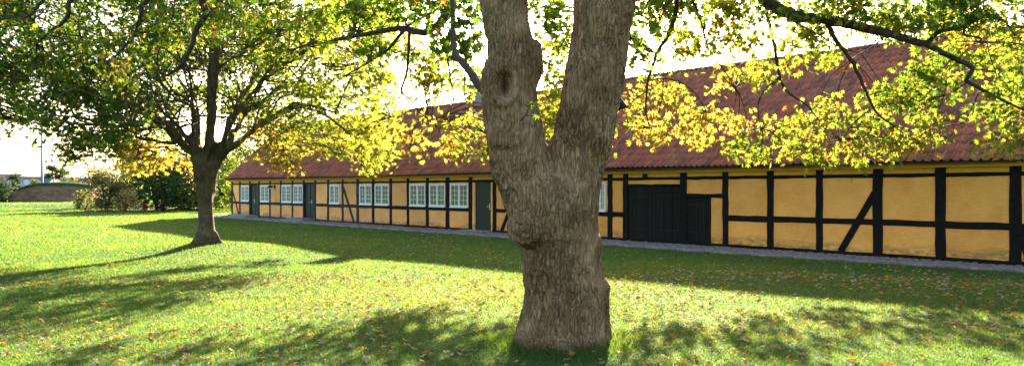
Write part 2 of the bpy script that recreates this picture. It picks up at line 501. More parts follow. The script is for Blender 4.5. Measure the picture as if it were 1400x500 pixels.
TY = -0.024      # timber face
for i, (a, b) in enumerate(posts):
    wob_bar(a, b, TY, 0.14, Z_SILL - 0.004, Z_POST, 'z').build('post', tmat(a), house)
doors_c = (DOOR1, DOOR2, DOOR3)
for i in range(len(posts) - 1):
    x0, x1 = posts[i][1], posts[i+1][0]
    tm = tmat(x0)
    wob_bar(x0 - .005, x1 + .005, TY + .007, 0.13, Z_TOP0, Z_TOP1, 'x').build('top_rail', tm, house)
    if i not in doors_c + (BARN, SMALL):
        wob_bar(x0 - .005, x1 + .005, TY + .006, 0.13, Z_MID0 + random.uniform(-.012, .012), Z_MID1, 'x').build('mid_rail', tm, house)
    # frieze infill
    MB().box(x0, x1, 0.004, 0.12, Z_TOP1, 2.26).build('frieze_panel', M['yellow_board'], house)
    if i in doors_c + (BARN, SMALL): continue
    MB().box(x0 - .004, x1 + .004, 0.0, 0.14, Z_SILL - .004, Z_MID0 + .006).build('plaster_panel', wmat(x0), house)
    if i in win_cell:
        wa, wb = win_cell[i]; b = MB()
        zt = 1.955
        if wa - x0 > .02: b.box(x0 - .004, wa, 0.0, 0.14, Z_MID1 - .004, Z_TOP0 + .004)
        if x1 - wb > .02: b.box(wb, x1 + .004, 0.0, 0.14, Z_MID1 - .004, Z_TOP0 + .004)
        b.box(max(wa, x0), min(wb, x1), 0.0, 0.14, zt, Z_TOP0 + .004)
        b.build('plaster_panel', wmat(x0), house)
    else:
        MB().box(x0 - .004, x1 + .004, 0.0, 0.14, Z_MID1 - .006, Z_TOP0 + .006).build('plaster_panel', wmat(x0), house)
# stub of wall beyond the last post
MB().box(posts[-1][1] - .004, S_END, 0, .14, 0, 2.26).build('plaster_panel', M['plaster_ochre'], house)

# sill beams between doors
gaps = sorted([(posts[d][1], posts[d+1][0]) for d in doors_c])
cur = 0.0
for ga, gb in gaps + [(S_END, S_END)]:
    x = cur
    while x < ga - 0.01:
        x2 = min(ga, x + 5.6)
        wob_bar(x + .003, x2 - .003, TY - .012, 0.15, -0.06, Z_SILL, 'x', 0.006).build('sill_beam', tmat(x), house)
        x = x2
    cur = gb

# braces
def brace(px0, py0, px1, py1, w, keep=TY):
    p0 = Vector((s_at(px0), 0, h_at(px0, py0))); p1 = Vector((s_at(px1), 0, h_at(px1, py1)))
    d = (p1 - p0).normalized(); n = Vector((-d.z, 0, d.x)) * w / 2
    y0 = keep - 0.004
    vs = []
    for p in (p0, p1):
        for sg in (-1, 1):
            q = p + n * sg; vs += [(q.x, y0, q.z), (q.x, 0.1, q.z)]
    b = MB().add(vs, [(0,2,6,4),(1,5,7,3),(0,4,5,1),(2,3,7,6),(0,1,3,2),(4,6,7,5)])
    b.build('brace', tmat(p0.x), house)
brace(317.6, 258, 326.6, 293, 0.13)
brace(469.6, 256, 484.6, 305, 0.15)
brace(685, 318, 704.5, 268, 0.16)
brace(1149.5, 343.5, 1196, 264, 0.17)
brace(1398, 312, 1410, 362, 0.2)

# joist ends showing between posts
for px in (882,):
    MB().box(s_at(px - 3), s_at(px + 3), TY, .1, 2.098, 2.2).build('joist_end', M['timber'], house)

# barn door and the low door beside it
def plank_door(name, x0, x1, z0, z1, npl, y, mat, parent):
    d = MB().box(x0, x1, y + .03, y + .07, z0, z1).build(name, mat, parent)
    w = (x1 - x0) / npl
    base = MB()
    for k in range(npl):
        j = random.uniform(-.006, .006)
        MB().box(x0 + k*w + .004, x0 + (k+1)*w - .004, y + j, y + .029, z0, z1 - random.uniform(0, .012)).build('plank', mat, d)
    return d
x0, x1 = posts[BARN][1], posts[BARN+1][0]
wob_bar(x0 - .004, x1 + .004, TY + .004, 0.12, 1.80, 1.872, 'x').build('lintel', M['timber'], house)
MB().box(x0, x1, 0.0, .12, 1.868, 2.004).build('plaster_panel', M['plaster_ochre'], house)
bd = plank_door('barn_door', x0, x1, Z_SILL - .01, 1.80, 13, 0.012, M['black_paint'], house)
for zz in (0.42, 1.5):
    MB().box(x0 + .02, x0 + .85, -.004, .01, zz - .02, zz + .02).build('hinge_strap', M['iron'], bd)
    MB().box(x1 - .85, x1 - .02, -.004, .01, zz - .02, zz + .02).build('hinge_strap', M['iron'], bd)
x0, x1 = posts[SMALL][1], posts[SMALL+1][0]
xd = s_at(970.5)
wob_bar(x0 - .004, x1 + .004, TY + .004, 0.12, 1.455, 1.575, 'x').build('lintel', M['timber'], house)
MB().box(x0 - .004, x1 + .004, 0.0, .14, 1.57, 2.005).build('plaster_panel', M['plaster_ochre'], house)
wob_bar(xd, xd + .045, TY + .002, .12, Z_SILL - .004, 1.46, 'z').build('door_jamb', M['timber'], house)
MB().box(xd + .043, x1 + .004, 0.0, .14, Z_SILL - .004, 1.462).build('plaster_panel', M['plaster_ochre'], house)
sd = plank_door('low_door', x0, xd, Z_SILL - .01, 1.45, 6, 0.012, M['black_paint'], house)
for zz in (0.4, 1.25):
    MB().box(x0 + .01, x0 + .55, -.004, .01, zz - .018, zz + .018).build('hinge_strap', M['iron'], sd)

# painted doors
def green_door(cell, leaves, handle_px, jamb=False):
    x0, x1 = posts[cell][1], posts[cell+1][0]
    zb, zt = 0.045, 1.985
    fr = MB()
    if jamb:
        a, b = s_at(649), s_at(671.2)
        MB().box(x0 - .004, a, -.002, .14, zb, zt).build('door_jamb', M['plaster_sky_tint'], house)
        MB().box(b, x1 + .004, -.002, .14, zb, zt).build('door_jamb', M['plaster_sky_tint'], house)
        x0, x1 = a, b
    d = MB().box(x0, x1, .08, .12, zb, zt).build('door', M['green_paint'], house)
    MB().box(x0 - .004, x1 + .004, .01, .12, zt, Z_TOP0 + .004).build('door_head', M['green_paint'], d)
    MB().box(x0, x1, -.03, .08, -.02, zb).build('threshold', M['stone'], d)
    w = (x1 - x0) / leaves
    for k in range(leaves):
        a, b = x0 + k*w + .006, x0 + (k+1)*w - .006
        npl = 5 if leaves == 1 else 3
        pw = (b - a) / npl
        for q in range(npl):
            MB().box(a + q*pw + .003, a + (q+1)*pw - .003, .045 if not (leaves == 2 and k == 0) else .05, .079, zb + .01, zt - .01).build('plank', M['green_paint'], d)
    if leaves == 2:
        MB().box((x0+x1)/2 - .025, (x0+x1)/2 + .025, .03, .046, zb + .01, zt - .01).build('cover_strip', M['green_paint'], d)
    hx = s_at(handle_px)
    hb = MB().box(hx - .022, hx + .022, .030, .044, .90, 1.14)
    hb.tube([(hx, .035, 1.03), (hx, -.02, 1.03)], [.011, .011], 6)
    hb.tube([(hx + .01, -.02, 1.03), (hx - .12, -.02, 1.03)], [.011, .010], 6)
    hb.build('handle', M['brass'], d)
green_door(DOOR1, 2, 347.4); green_door(DOOR2, 2, 425.5); green_door(DOOR3, 1, 668.6, True)

# windows: frame, two sashes, glazing bars, panes
def window(a, b, cell):
    x0, x1 = posts[cell][1], posts[cell+1][0]
    a, b = max(a, x0 + .004), min(b, x1 - .004)
    z0, z1 = 0.962, 1.952
    t = .055
    fr = MB().box(a, b, -.03, .09, z0, z0 + t).box(a, b, -.03, .09, z1 - t, z1)
    fr.box(a, a + t, -.029, .09, z0 + t, z1 - t).box(b - t, b, -.029, .09, z0 + t, z1 - t)
    w = fr.build('window', M['white_paint'], house)
    MB().box(a - .0, b + .0, -.055, -.031, z0 - .02, z0 + .022).build('drip_sill', M['white_paint'], w)
    mid = (a + b) / 2
    MB().box(mid - .035, mid + .035, -.034, .07, z0 + t, z1 - t).build('mullion', M['white_paint'], w)
    for (u0, u1) in ((a + t, mid - .035), (mid + .035, b - t)):
        s = .032
        sb = MB().box(u0, u1, -.022, .03, z0 + t, z0 + t + s).box(u0, u1, -.022, .03, z1 - t - s, z1 - t)
        sb.box(u0, u0 + s, -.021, .03, z0 + t + s, z1 - t - s).box(u1 - s, u1, -.021, .03, z0 + t + s, z1 - t - s)
        sb.build('sash', M['white_paint'], w)
        g0, g1, h0, h1 = u0 + s, u1 - s, z0 + t + s, z1 - t - s
        gb = MB().box((g0+g1)/2 - .011, (g0+g1)/2 + .011, -.016, .02, h0, h1)
        for k in (1, 2, 3):
            zz = h0 + (h1 - h0) * k / 4
            gb.box(g0, (g0+g1)/2 - .0112, -.015, .02, zz - .010, zz + .010).box((g0+g1)/2 + .0112, g1, -.015, .02, zz - .010, zz + .010)
        gb.build('glazing_bars', M['white_paint'], w)
        for cx in range(2):
            for k in range(4):
                p0 = g0 + (g1-g0)*cx/2; p1 = g0 + (g1-g0)*(cx+1)/2
                q0 = h0 + (h1-h0)*k/4; q1 = h0 + (h1-h0)*(k+1)/4
                tl = random.uniform(-.003, .003)
                pb = MB().add([(p0, .004 + tl, q0), (p1, .004 - tl, q0), (p1, .004 - tl, q1), (p0, .004 + tl, q1)], [(0,1,2,3)])
                pb.build('pane', M['glass'], w)
for c, (a, b) in win_cell.items(): window(a, b, c)

# inside: floor, back wall, gables, so that the panes look into a room
MB().box(0.0, S_END, 0.15, 7.2, -.1, .03).build('floor', M['bedding'], house)
MB().box(0.0, S_END, 7.06, 7.2, .03, 2.35).build('rear_wall', M['plaster_sky_tint'], house)
MB().box(0.14, S_END, .15, 7.05, 2.27, 2.32).build('ceiling', M['curtain'], house)
for px in (343, 416, 500, 600, 700, 830):
    MB().box(s_at(px), s_at(px) + .1, .16, 7.05, .03, 2.27).build('inner_wall', M['curtain'], house)
for xg in (0.0, S_END - .14):
    gb = MB(); yv = [.14, 7.06]
    vs = [(xg, .141, 0), (xg, 7.059, 0), (xg, 7.059, 2.5), (xg, 3.6, 5.7), (xg, .141, 2.5)]
    vs += [(x + .14, y, z) for x, y, z in vs]
    gb.add(vs, [(0,4,3,2,1), (5,6,7,8,9), (0,1,6,5), (1,2,7,6), (2,3,8,7), (3,4,9,8), (4,0,5,9)])
    gb.build('gable_wall', M['plaster_sky_tint'], house)

# boxed yellow cornice under the eaves, in board lengths
x = -0.12
while x < S_END:
    x2 = min(S_END, x + 4.4 + random.uniform(-.4, .4))
    bb = MB().box(x + .002, x2 - .002, -.115, .12, 2.222, 2.336)
    bb.box(x + .002, x2 - .002, -.142, -.116, 2.300, 2.338)
    bb.build('cornice_board', M['yellow_board'], house)
    x = x2

# roof
SL = math.hypot(RIDGE_Y - EAVE_Y, RIDGE_Z - EAVE_Z)
ca, sa = (RIDGE_Y - EAVE_Y) / SL, (RIDGE_Z - EAVE_Z) / SL
RX0 = -0.28
roof = None
def roof_deck():
    y2 = 2 * RIDGE_Y - EAVE_Y
    vs = []
    for x in (RX0, S_END + .3):
        vs += [(x, EAVE_Y + .03, EAVE_Z - .005), (x, RIDGE_Y, RIDGE_Z - .03), (x, y2, EAVE_Z - .005), (x, y2, EAVE_Z - .05), (x, RIDGE_Y, RIDGE_Z - .12), (x, EAVE_Y + .03, EAVE_Z - .05)]
    fs = [(0,6,7,1), (1,7,8,2), (2,8,9,3), (3,9,10,4), (4,10,11,5), (5,11,6,0), (0,1,4,5), (1,2,3,4), (11,10,7,6), (10,9,8,7)]
    return MB().add(vs, fs).build('roof', M['deck'], house)
roof = roof_deck()
TW, TG, TL = 0.208, 0.312, 0.385
def tile_template():
    """one pantile: s-shaped section, lower edge lifted over the course below"""
    prof = [(0.0, .026), (.05, .012), (.075, .002), (.12, .0), (.150, .020), (.180, .058), (.206, .066), (.228, .046)]
    V = []; 
    n = len(prof)
    for (vv, lift) in ((0.0, .042), (TL, .004)):
        for u, h in prof: V.append((u, vv, h + lift))
    for u, h in prof: V.append((u, 0.001, h + .042 - .024))
    # right-hand lip lying over the neighbour
    V += [(.228, 0.0, .046 + .042 - .036), (.228, TL, .046 + .004 - .036)]
    Fq = [(n-1, 3*n, 3*n+1, 2*n-1)]
    for k in range(n - 1): Fq.append((k, k+1, n+k+1, n+k)); Fq.append((2*n+k, 2*n+k+1, k+1, k))
    return np.array(V), np.array(Fq)
TV, TF = tile_template()
tile_cols = np.array([(0.49,0.145,0.075),(0.43,0.125,0.075),(0.54,0.175,0.085),(0.32,0.105,0.072),(0.46,0.175,0.10),(0.23,0.09,0.066)])
def roof_matrix(x, v, back=False):
    if not back: return np.array([[1,0,0],[0,ca,-sa],[0,sa,ca]]).T, np.array([x, EAVE_Y + v*ca, EAVE_Z + v*sa])
    return np.array([[-1,0,0],[0,-ca,sa],[0,sa,ca]]).T, np.array([x, 2*RIDGE_Y - EAVE_Y - v*ca, EAVE_Z + v*sa])
rows = int((SL - 0.06) / TG) + 1
ncol = int((S_END + .3 - RX0) / TW)
allV = []; allF = []; allC = []; cand = []
cnt = 0
def to_world(loc): return np.array([HO[0] + loc[0]*EX[0] + loc[1]*EY[0], HO[1] + loc[0]*EX[1] + loc[1]*EY[1], loc[2]])
for back in (False, True):
    for r in range(rows):
        for c in range(ncol):
            x = RX0 + c * TW; v = r * TG
            if back: x += TW
            sag = 0.035 * math.sin(x * 0.21 + 0.8) + 0.012 * math.sin(x * 0.63 + r * .4)
            Rm, T = roof_matrix(x, v, back)
            T = T + np.array([random.uniform(-.004, .004), 0, sag + random.uniform(-.003, .004)])
            yaw = random.gauss(0, .009); 
            Rz = np.array([[math.cos(yaw), math.sin(yaw), 0], [-math.sin(yaw), math.cos(yaw), 0], [0, 0, 1]])
            R2 = Rz @ Rm
            ci = random.choices(range(6), (5, 5, 2, 3, 3, 1))[0]
            cand.append((back, r, c, R2, T, ci))
def px_of(w): return CX + F_PX * w[0] / w[1], HY - F_PX * (w[2] - EYE) / w[1]
sized = []
for i, (back, r, c, R2, T, ci) in enumerate(cand):
    if back: continue
    w = to_world(T)
    if w[1] < 2: continue
    px, py = px_of(w)
    # tiles of the lower courses at the right are the ones the branches leave open
    if 830 < px < 1396 and py > 20: sized.append((w[1], i))
sized.sort(); near_set = set(i for _, i in sized[:300])
tile_meshes = [mesh_np('roof_tile', TV, TF, M['tile'], np.tile(tile_cols[k], (len(TV), 1))) for k in range(6)]
for i, (back, r, c, R2, T, ci) in enumerate(cand):
    if i in near_set:
        o = link('roof_tile', tile_meshes[ci], roof)
        mt = Matrix(R2.T.tolist()).to_4x4(); mt.translation = Vector(T)
        o.matrix_local = mt
    else:
        allV.append(TV @ R2 + T); allF.append(TF + cnt * len(TV)); allC.append(np.tile(tile_cols[ci], (len(TV), 1))); cnt += 1
o = link('roof_tiles', mesh_np('roof_tiles', np.vstack(allV), np.vstack(allF), M['tile'], np.vstack(allC)), roof)
o['kind'] = 'stuff'
# ridge tiles
rt = MB(); n = 9
vs = []
for x, r in ((0, .125), (.43, .105)):
    for k in range(n):
        a = math.pi * (k / (n - 1)); vs.append((x, -math.cos(a) * r, math.sin(a) * r * .85))
fs = [(k, k+1, n+k+1, n+k) for k in range(n-1)] + [tuple(range(n))]
rt.add(vs, fs)
rme = mesh_np('ridge_tile', np.array(rt.v), np.array([f for f in rt.f if len(f) == 4]), M['tile'], np.tile((0.20, 0.085, 0.065), (len(rt.v), 1)), smooth=True)
x = RX0
while x < S_END + .2:
    o = link('ridge_tile', rme, roof)
    o.location = (x, RIDGE_Y, RIDGE_Z + .012 + 0.035 * math.sin(x * 0.21 + 0.8) + random.uniform(-.004, .004)); o.rotation_euler = (random.uniform(-.03, .03), 0, 0)
    x += .39
# verge boards on the left gable
vb = MB()
for sgn, yy in ((1, EAVE_Y), (-1, 2*RIDGE_Y - EAVE_Y)):
    vs = []
    for xx in (RX0 - .03, RX0 - .004):
        vs += [(xx, yy, EAVE_Z - .11), (xx, yy, EAVE_Z + .03), (xx, RIDGE_Y, RIDGE_Z + .03), (xx, RIDGE_Y, RIDGE_Z - .11)]
    vb.add(vs, [(0,1,2,3), (7,6,5,4), (0,4,5,1), (1,5,6,2), (2,6,7,3), (3,7,4,0)])
vb.build('verge_board', M['timber_grey'], house)
# chimney on the ridge, mostly behind the big trunk
cxs = s_at(655, RIDGE_Y)
ch = MB().box(cxs, cxs + .62, RIDGE_Y - .3, RIDGE_Y + .3, RIDGE_Z - .5, RIDGE_Z + .62).box(cxs - .05, cxs + .67, RIDGE_Y - .35, RIDGE_Y + .35, RIDGE_Z + .622, RIDGE_Z + .74)
ch.build('chimney', M['stone'], roof)

# ------------------------------------------------------------------ cobbled strip along the wall
def strip_w(s): return 2.05 - 0.60 * float(sstep(38, 47, s))
def make_strip():
    n = 80; vs = []; fs = []
    for i in range(n + 1):
        s = -2.0 + (S_END + 4) * i / n
        for yy in (0.1, -strip_w(s)):
            w = to_world((s, yy, 0)); vs.append((w[0], w[1], float(ground(w[0], w[1])) + .006))
    for i in range(n): fs.append((2*i, 2*i+1, 2*i+3, 2*i+2))
    st = MB().add(vs, fs).build('cobbled_strip', M['bedding'])
    tag(st, 'strip of grey cobbles along the foot of the yellow wall', 'cobbles', kind='structure')
    # stone templates: rounded tops
    tmpl = []
    for k in range(5):
        m = 7; V = []
        ra = [1 + random.uniform(-.13, .13) for _ in range(m)]
        for (rr, zz) in ((1.0, -.4), (1.0, .45), (.78, .85)):
            for q in range(m):
                a = 2*math.pi*q/m + .2; V.append((.5*rr*ra[q]*math.cos(a), .5*rr*ra[q]*math.sin(a), zz))
        V.append((0, 0, 1.0))
        Fq = []
        for lv in (0, 1):
            for q in range(m): Fq.append((lv*m+q, lv*m+(q+1)%m, (lv+1)*m+(q+1)%m)); Fq.append((lv*m+q, (lv+1)*m+(q+1)%m, (lv+1)*m+q))
        for q in range(m): Fq.append((2*m+q, 2*m+(q+1)%m, 3*m))
        tmpl.append((np.array(V), np.array(Fq)))
    SV = np.array([(-.5,-.5,-.4),(.5,-.5,-.4),(.5,.5,-.4),(-.5,.5,-.4),(-.5,-.5,.8),(.5,-.5,.8),(.5,.5,.8),(-.5,.5,.8),(-.4,-.4,1),(.4,-.4,1),(.4,.4,1),(-.4,.4,1)])
    SFq = np.array([(0,1,5),(0,5,4),(1,2,6),(1,6,5),(2,3,7),(2,7,6),(3,0,4),(3,4,7),(4,5,9),(4,9,8),(5,6,10),(5,10,9),(6,7,11),(6,11,10),(7,4,8),(7,8,11),(8,9,10),(8,10,11)])
    tmpl.append((SV, SFq))
    greys = [(0.17,0.15,0.135),(0.22,0.19,0.17),(0.29,0.225,0.20),(0.20,0.18,0.165),(0.13,0.115,0.105)]
    items = []
    s = -1.5
    while s < S_END + 1.0:
        w = strip_w(s); y = -.10; inner = w - .42
        step = random.uniform(.15, .19)
        while y > -inner:
            d = random.uniform(.14, .19)
            items.append((s + random.uniform(-.02, .02), y - d/2, step*random.uniform(.86,1.0), d*.95, random.uniform(.030,.055), random.randrange(5), random.uniform(-.5,.5)))
            y -= d
        s += step
    s = -1.5
    while s < S_END + 1.0:
        L = random.uniform(.19, .27); w = strip_w(s)
        for rr in range(2):
            items.append((s + L/2 + rr*.09, -w + .10 + rr*.19, L*.94, .17, .05, 5, random.uniform(-.04,.04)))
        s += L
    vis = []
    for i, it in enumerate(items):
        w = to_world((it[0], it[1], 0))
        if w[1] < 1: continue
        px = CX + F_PX*w[0]/w[1]
        if 840 < px < 1398: vis.append((w[1], i))
    vis.sort(); near = set(i for _, i in vis[:300])
    mats = ['cobble'] 
    meshes = {}
    aV=[]; aF=[]; aC=[]; off=0
    m, nt, out = new_mat('cobble_stone')
    a = N(nt, 'ShaderNodeAttribute', attribute_name='col'); v = wpos(nt)
    c = mixc(nt, ramp(nt, noise_tex(nt, 22, 4, 0.6, v), [(0.35,(0,0,0)),(0.7,(0.5,)*3)]), a.outputs['Color'], (0.11,0.10,0.09))
    principled(nt, out, c, 0.8, noise_tex(nt, 70, 3, 0.6, v), 0.4, 0.006, 0.3)
    for i, (s, y, lx, ly, hz, tk, rot) in enumerate(items):
        w = to_world((s, y, 0)); z = float(ground(w[0], w[1])) + .004
        gi = (i * 7) % 5
        an = HROT + rot
        if i in near:
            key = (tk, gi)
            if key not in meshes: meshes[key] = mesh_np('cobble', tmpl[tk][0], tmpl[tk][1], m, np.tile(greys[gi], (len(tmpl[tk][0]), 1)), smooth=(tk < 5))
            o = link('cobble', meshes[key], st)
            o.location = (w[0], w[1], z); o.rotation_euler = (0, 0, an); o.scale = (lx, ly, hz)
        else:
            V = tmpl[tk][0] * np.array([lx, ly, hz])
            R = np.array([[math.cos(an), math.sin(an), 0], [-math.sin(an), math.cos(an), 0], [0,0,1]])
            aV.append(V @ R + np.array([w[0], w[1], z])); aF.append(tmpl[tk][1] + off); off += len(V)
            aC.append(np.tile(greys[gi], (len(V), 1)))
    o = link('cobbles', mesh_np('cobbles', np.vstack(aV), np.vstack(aF), m, np.vstack(aC)), st); o['kind'] = 'stuff'
make_strip()

# doorsteps
def doorstep(px0, px1, depth, hgt, label):
    a, b = s_at(px0), s_at(px1)
    o = empty('doorstep', (HO[0], HO[1], 0), HROT)
    sl = MB(); e = .015
    def slab(x0, x1, y0, y1, z0, z1):
        v = [(x0,y0,z0),(x1,y0,z0),(x1,y1,z0),(x0,y1,z0),(x0,y0,z1-e),(x1,y0,z1-e),(x1,y1,z1-e),(x0,y1,z1-e),(x0+e,y0+e,z1),(x1-e,y0+e,z1),(x1-e,y1-e,z1),(x0+e,y1-e,z1)]
        return MB().add(v, [(3,2,1,0),(0,1,5,4),(1,2,6,5),(2,3,7,6),(3,0,4,7),(4,5,9,8),(5,6,10,9),(6,7,11,10),(7,4,8,11),(8,9,10,11)])
    slab(a, b, -depth, -.05, -.03, hgt).build('slab', M['stone'], o)
    slab(a - .12, b + .12, -depth - .28, -depth - .004, -.03, hgt * .5).build('lower_slab', M['stone'], o)
    tag(o, label, 'doorstep', 'stone doorsteps')
doorstep(327, 354, .75, .16, 'stone doorstep below the leftmost dark green double door')
doorstep(408, 432, .75, .16, 'stone doorstep below the second green double door from the left end')
doorstep(641, 673, .55, .08, 'low stone doorstep below the single green door beside the big trunk')

# wall lamp
def wall_lamp():
    c = to_world((s_at(376.2), TY - .02, 0))
    o = empty('wall_lamp', (c[0], c[1], 1.86), HROT)
    MB().box(-.04, .04, -.02, .04, -.10, .10).build('back_plate', M['iron'], o)
    MB().tube([(0, -.02, .02), (0, -.16, .07), (0, -.26, .02)], [.015]*3, 6).build('arm', M['iron'], o)
    MB().tube([(0, -.26, .06), (0, -.26, .02), (0, -.26, -.05), (0, -.26, -.06)], [.03, .14, .17, .16], 10).build('lamp_shade', M['iron'], o)
    MB().tube([(0, -.26, -.05), (0, -.26, -.12), (0, -.26, -.14)], [.05, .05, .02], 8).build('bulb', M['white_paint'], o)
    tag(o, 'small dark wall lamp under the eaves between two left windows', 'lamp')
wall_lamp()

# ================================================================== LEAVES
def leaf_template(rich=True):
    if rich:
        half = [(0,1.05),(11,.62),(24,.40),(37,.98),(50,.62),(64,.38),(80,.85),(98,.42),(128,.50),(150,.26)]
        pts = [(a, r) for a, r in half] + [(180, .16)] + [(360 - a, r) for a, r in reversed(half[1:])]
    else:
        half = [(0,1.05),(22,.38),(42,1.0),(66,.36),(90,.85),(130,.4)]
        pts = [(a, r) for a, r in half] + [(180, .2)] + [(360 - a, r) for a, r in reversed(half[1:])]
    V = [(0, 0.12, 0.06)]
    for a, r in pts:
        an = math.radians(a); x = r * math.sin(an) * .62; y = r * math.cos(an) * .62
        V.append((x, y, -0.16 * (x*x + y*y) / .38 + (0.05 if a % 360 > 0 and abs(x) > .3 else 0)))
    n = len(pts)
    Fq = [(0, 1 + (k+1) % n, 1 + k) for k in range(n)]
    return np.array(V), np.array(Fq)
LV_R, LF_R = leaf_template(True)
LV_S, LF_S = leaf_template(False)
LV_Q = np.array([(0, -.45, 0), (.38, .05, -.08), (0, .55, 0), (-.38, .05, -.08)]); LF_Q = np.array([(0, 1, 2), (0, 2, 3)])

PAL = np.array([  # leaf albedo from deep green through lime to yellow and amber
    (0.040, 0.085, 0.014), (0.080, 0.145, 0.020), (0.15, 0.205, 0.028), (0.24, 0.235, 0.044), (0.33, 0.235, 0.062), (0.37, 0.22, 0.058)])
def leaf_cols(y, n):
    t = np.clip(y + rng.normal(0, .17, n), 0, 1) * (len(PAL) - 1.4)
    i = np.clip(t.astype(int), 0, len(PAL) - 2); f = (t - i)[:, None]
    c = PAL[i] * (1 - f) + PAL[i + 1] * f
    br = rng.random(n) < .03
    c[br] = (0.20, 0.09, 0.03)
    return c * rng.uniform(.75, 1.2, (n, 1))

def leaf_frames(n, up=0.15):
    nn = rng.normal(0, 1, (n, 3)); nn /= np.linalg.norm(nn, axis=1)[:, None]
    nn[:, 2] = np.abs(nn[:, 2]) + up
    nn /= np.linalg.norm(nn, axis=1)[:, None]
    # tip points down and outward
    t = rng.normal(0, .8, (n, 3)); t[:, 2] -= .7
    t -= nn * np.sum(t * nn, 1)[:, None]; t /= np.linalg.norm(t, axis=1)[:, None]
    b = np.cross(t, nn)
    return b, t, nn

def leaves_mesh(name, C, S, cols, tmpl, mat, fr=None, up=.15):
    V0, F0 = tmpl
    n = len(C)
    b, t, nn = fr if fr is not None else leaf_frames(n, up)
    V = C[:, None, :] + S[:, None, None] * (V0[None, :, 0:1]*b[:, None, :] + V0[None, :, 1:2]*t[:, None, :] + V0[None, :, 2:3]*nn[:, None, :])
    k = len(V0)
    Fq = F0[None] + (np.arange(n) * k)[:, None, None]
    cc = np.repeat(cols, k, axis=0)
    return mesh_np(name, V.reshape(-1, 3), Fq.reshape(-1, 3), mat, cc)

class Crown:
    def __init__(self): self.C = []; self.Y = []; self.S = []; self.clumps = []
    def clump(self, c, r, n, yel, size, flat=.65):
        d = rng.normal(0, .5, (n, 3)) * r; d[:, 2] *= flat
        p = np.asarray(c) + d
        self.C.append(p); self.Y.append(np.clip(yel + rng.normal(0, .08), 0, 1) + np.zeros(n))
        self.S.append(size * rng.uniform(.65, 1.25, n)); self.clumps.append((np.asarray(c), r))
    def arrays(self): return np.vstack(self.C), np.concatenate(self.Y), np.concatenate(self.S)

def reach(px, Z):
    """how far out from the trunk the hanging branches of the big maple reach"""
    return Z + max(0.0, Z - 9.0) * (0.78 - 0.60 * float(sstep(1000, 1340, px)))

def limb_pts(lst, r0, r1, sub=5, pwr=1.0):
    """lst of (px, py, Z) -> smooth polyline and radii"""
    P = spline([at(*p) for p in lst], sub)
    n = len(P); rad = [r0 + (r1 - r0) * (i / (n - 1)) ** pwr for i in range(n)]
    P = P + rng.normal(0, 1, P.shape) * np.array(rad)[:, None] * .12
    return P, rad

def make_twigs(clumps, limbs, parent, mat, name='twigs', k=3, r=.006):
    allp = np.vstack([np.asarray(P)[1:] for P in limbs])
    tb = MB()
    for c, cr in clumps:
        d = np.linalg.norm(allp - c, axis=1) + np.maximum(0, c[2] - allp[:, 2]) * .3
        j = int(np.argmin(d)); p0 = allp[j]
        L = np.linalg.norm(c - p0)
        mid = (p0 + c) / 2 + np.array([rng.normal(0, .06), rng.normal(0, .06), .10 * L]) 
        pts = spline([p0, mid, c], 4)
        rr = r * (1 + .5 * min(L, 2.5))
        tb.tube(pts, np.linspace(rr * 1.25, rr * .6, len(pts)), 4, False)
        for q in range(k):
            e = c + rng.normal(0, .5, 3) * cr * np.array([1, 1, .6])
            m2 = (c + e) / 2 + np.array([0, 0, .04])
            tb.tube([c, m2, e], [rr * .6, rr * .45, rr * .3], 3, False)
    o = tb.build(name, mat, parent, True); o['kind'] = 'stuff'
    return o

# ================================================================== THE BIG MAPLE
def remeshed(mb, voxel, mat, disp):
    tmp = link('tmp_tree', mb.mesh('tmp', None))
    md = tmp.modifiers.new('r', 'REMESH'); md.mode = 'VOXEL'; md.voxel_size = voxel
    dg = bpy.context.evaluated_depsgraph_get()
    me = bpy.data.meshes.new_from_object(tmp.evaluated_get(dg))
    bpy.data.objects.remove(tmp)
    n = len(me.vertices)
    co = np.empty(n * 3, np.float32); me.vertices.foreach_get('co', co); co = co.reshape(-1, 3)
    # smooth the voxel steps
    ne = len(me.edges); ed = np.empty(ne * 2, np.int32); me.edges.foreach_get('vertices', ed); ed = ed.reshape(-1, 2)
    deg = np.bincount(ed.ravel(), minlength=n).astype(np.float32)[:, None]
    for _ in range(11):
        acc = np.zeros_like(co)
        np.add.at(acc, ed[:, 0], co[ed[:, 1]]); np.add.at(acc, ed[:, 1], co[ed[:, 0]])
        co = co * .4 + .6 * acc / np.maximum(deg, 1)
    me.vertices.foreach_set('co', co.ravel()); me.update()
    nr = np.empty(n * 3, np.float32); me.vertices.foreach_get('normal', nr); nr = nr.reshape(-1, 3)
    d = np.array([disp(c) for c in co], dtype=np.float32)
    co = co + nr * d[:, None]
    me.vertices.foreach_set('co', co.ravel()); me.update()
    me.polygons.foreach_set('use_smooth', np.ones(len(me.polygons), dtype=bool))
    me.materials.clear(); me.materials.append(mat)
    return me

big = empty('maple_tree', (FT[0], FT[1], float(ground(*FT))))
tag(big, 'big maple tree with thick forked trunk close to the viewer', 'tree')
INV = Vector(-Vector(big.location))
def child(o):
    """keep world placement under an unrotated empty"""
    o.matrix_parent_inverse = Matrix.Translation(-o.parent.location); return o

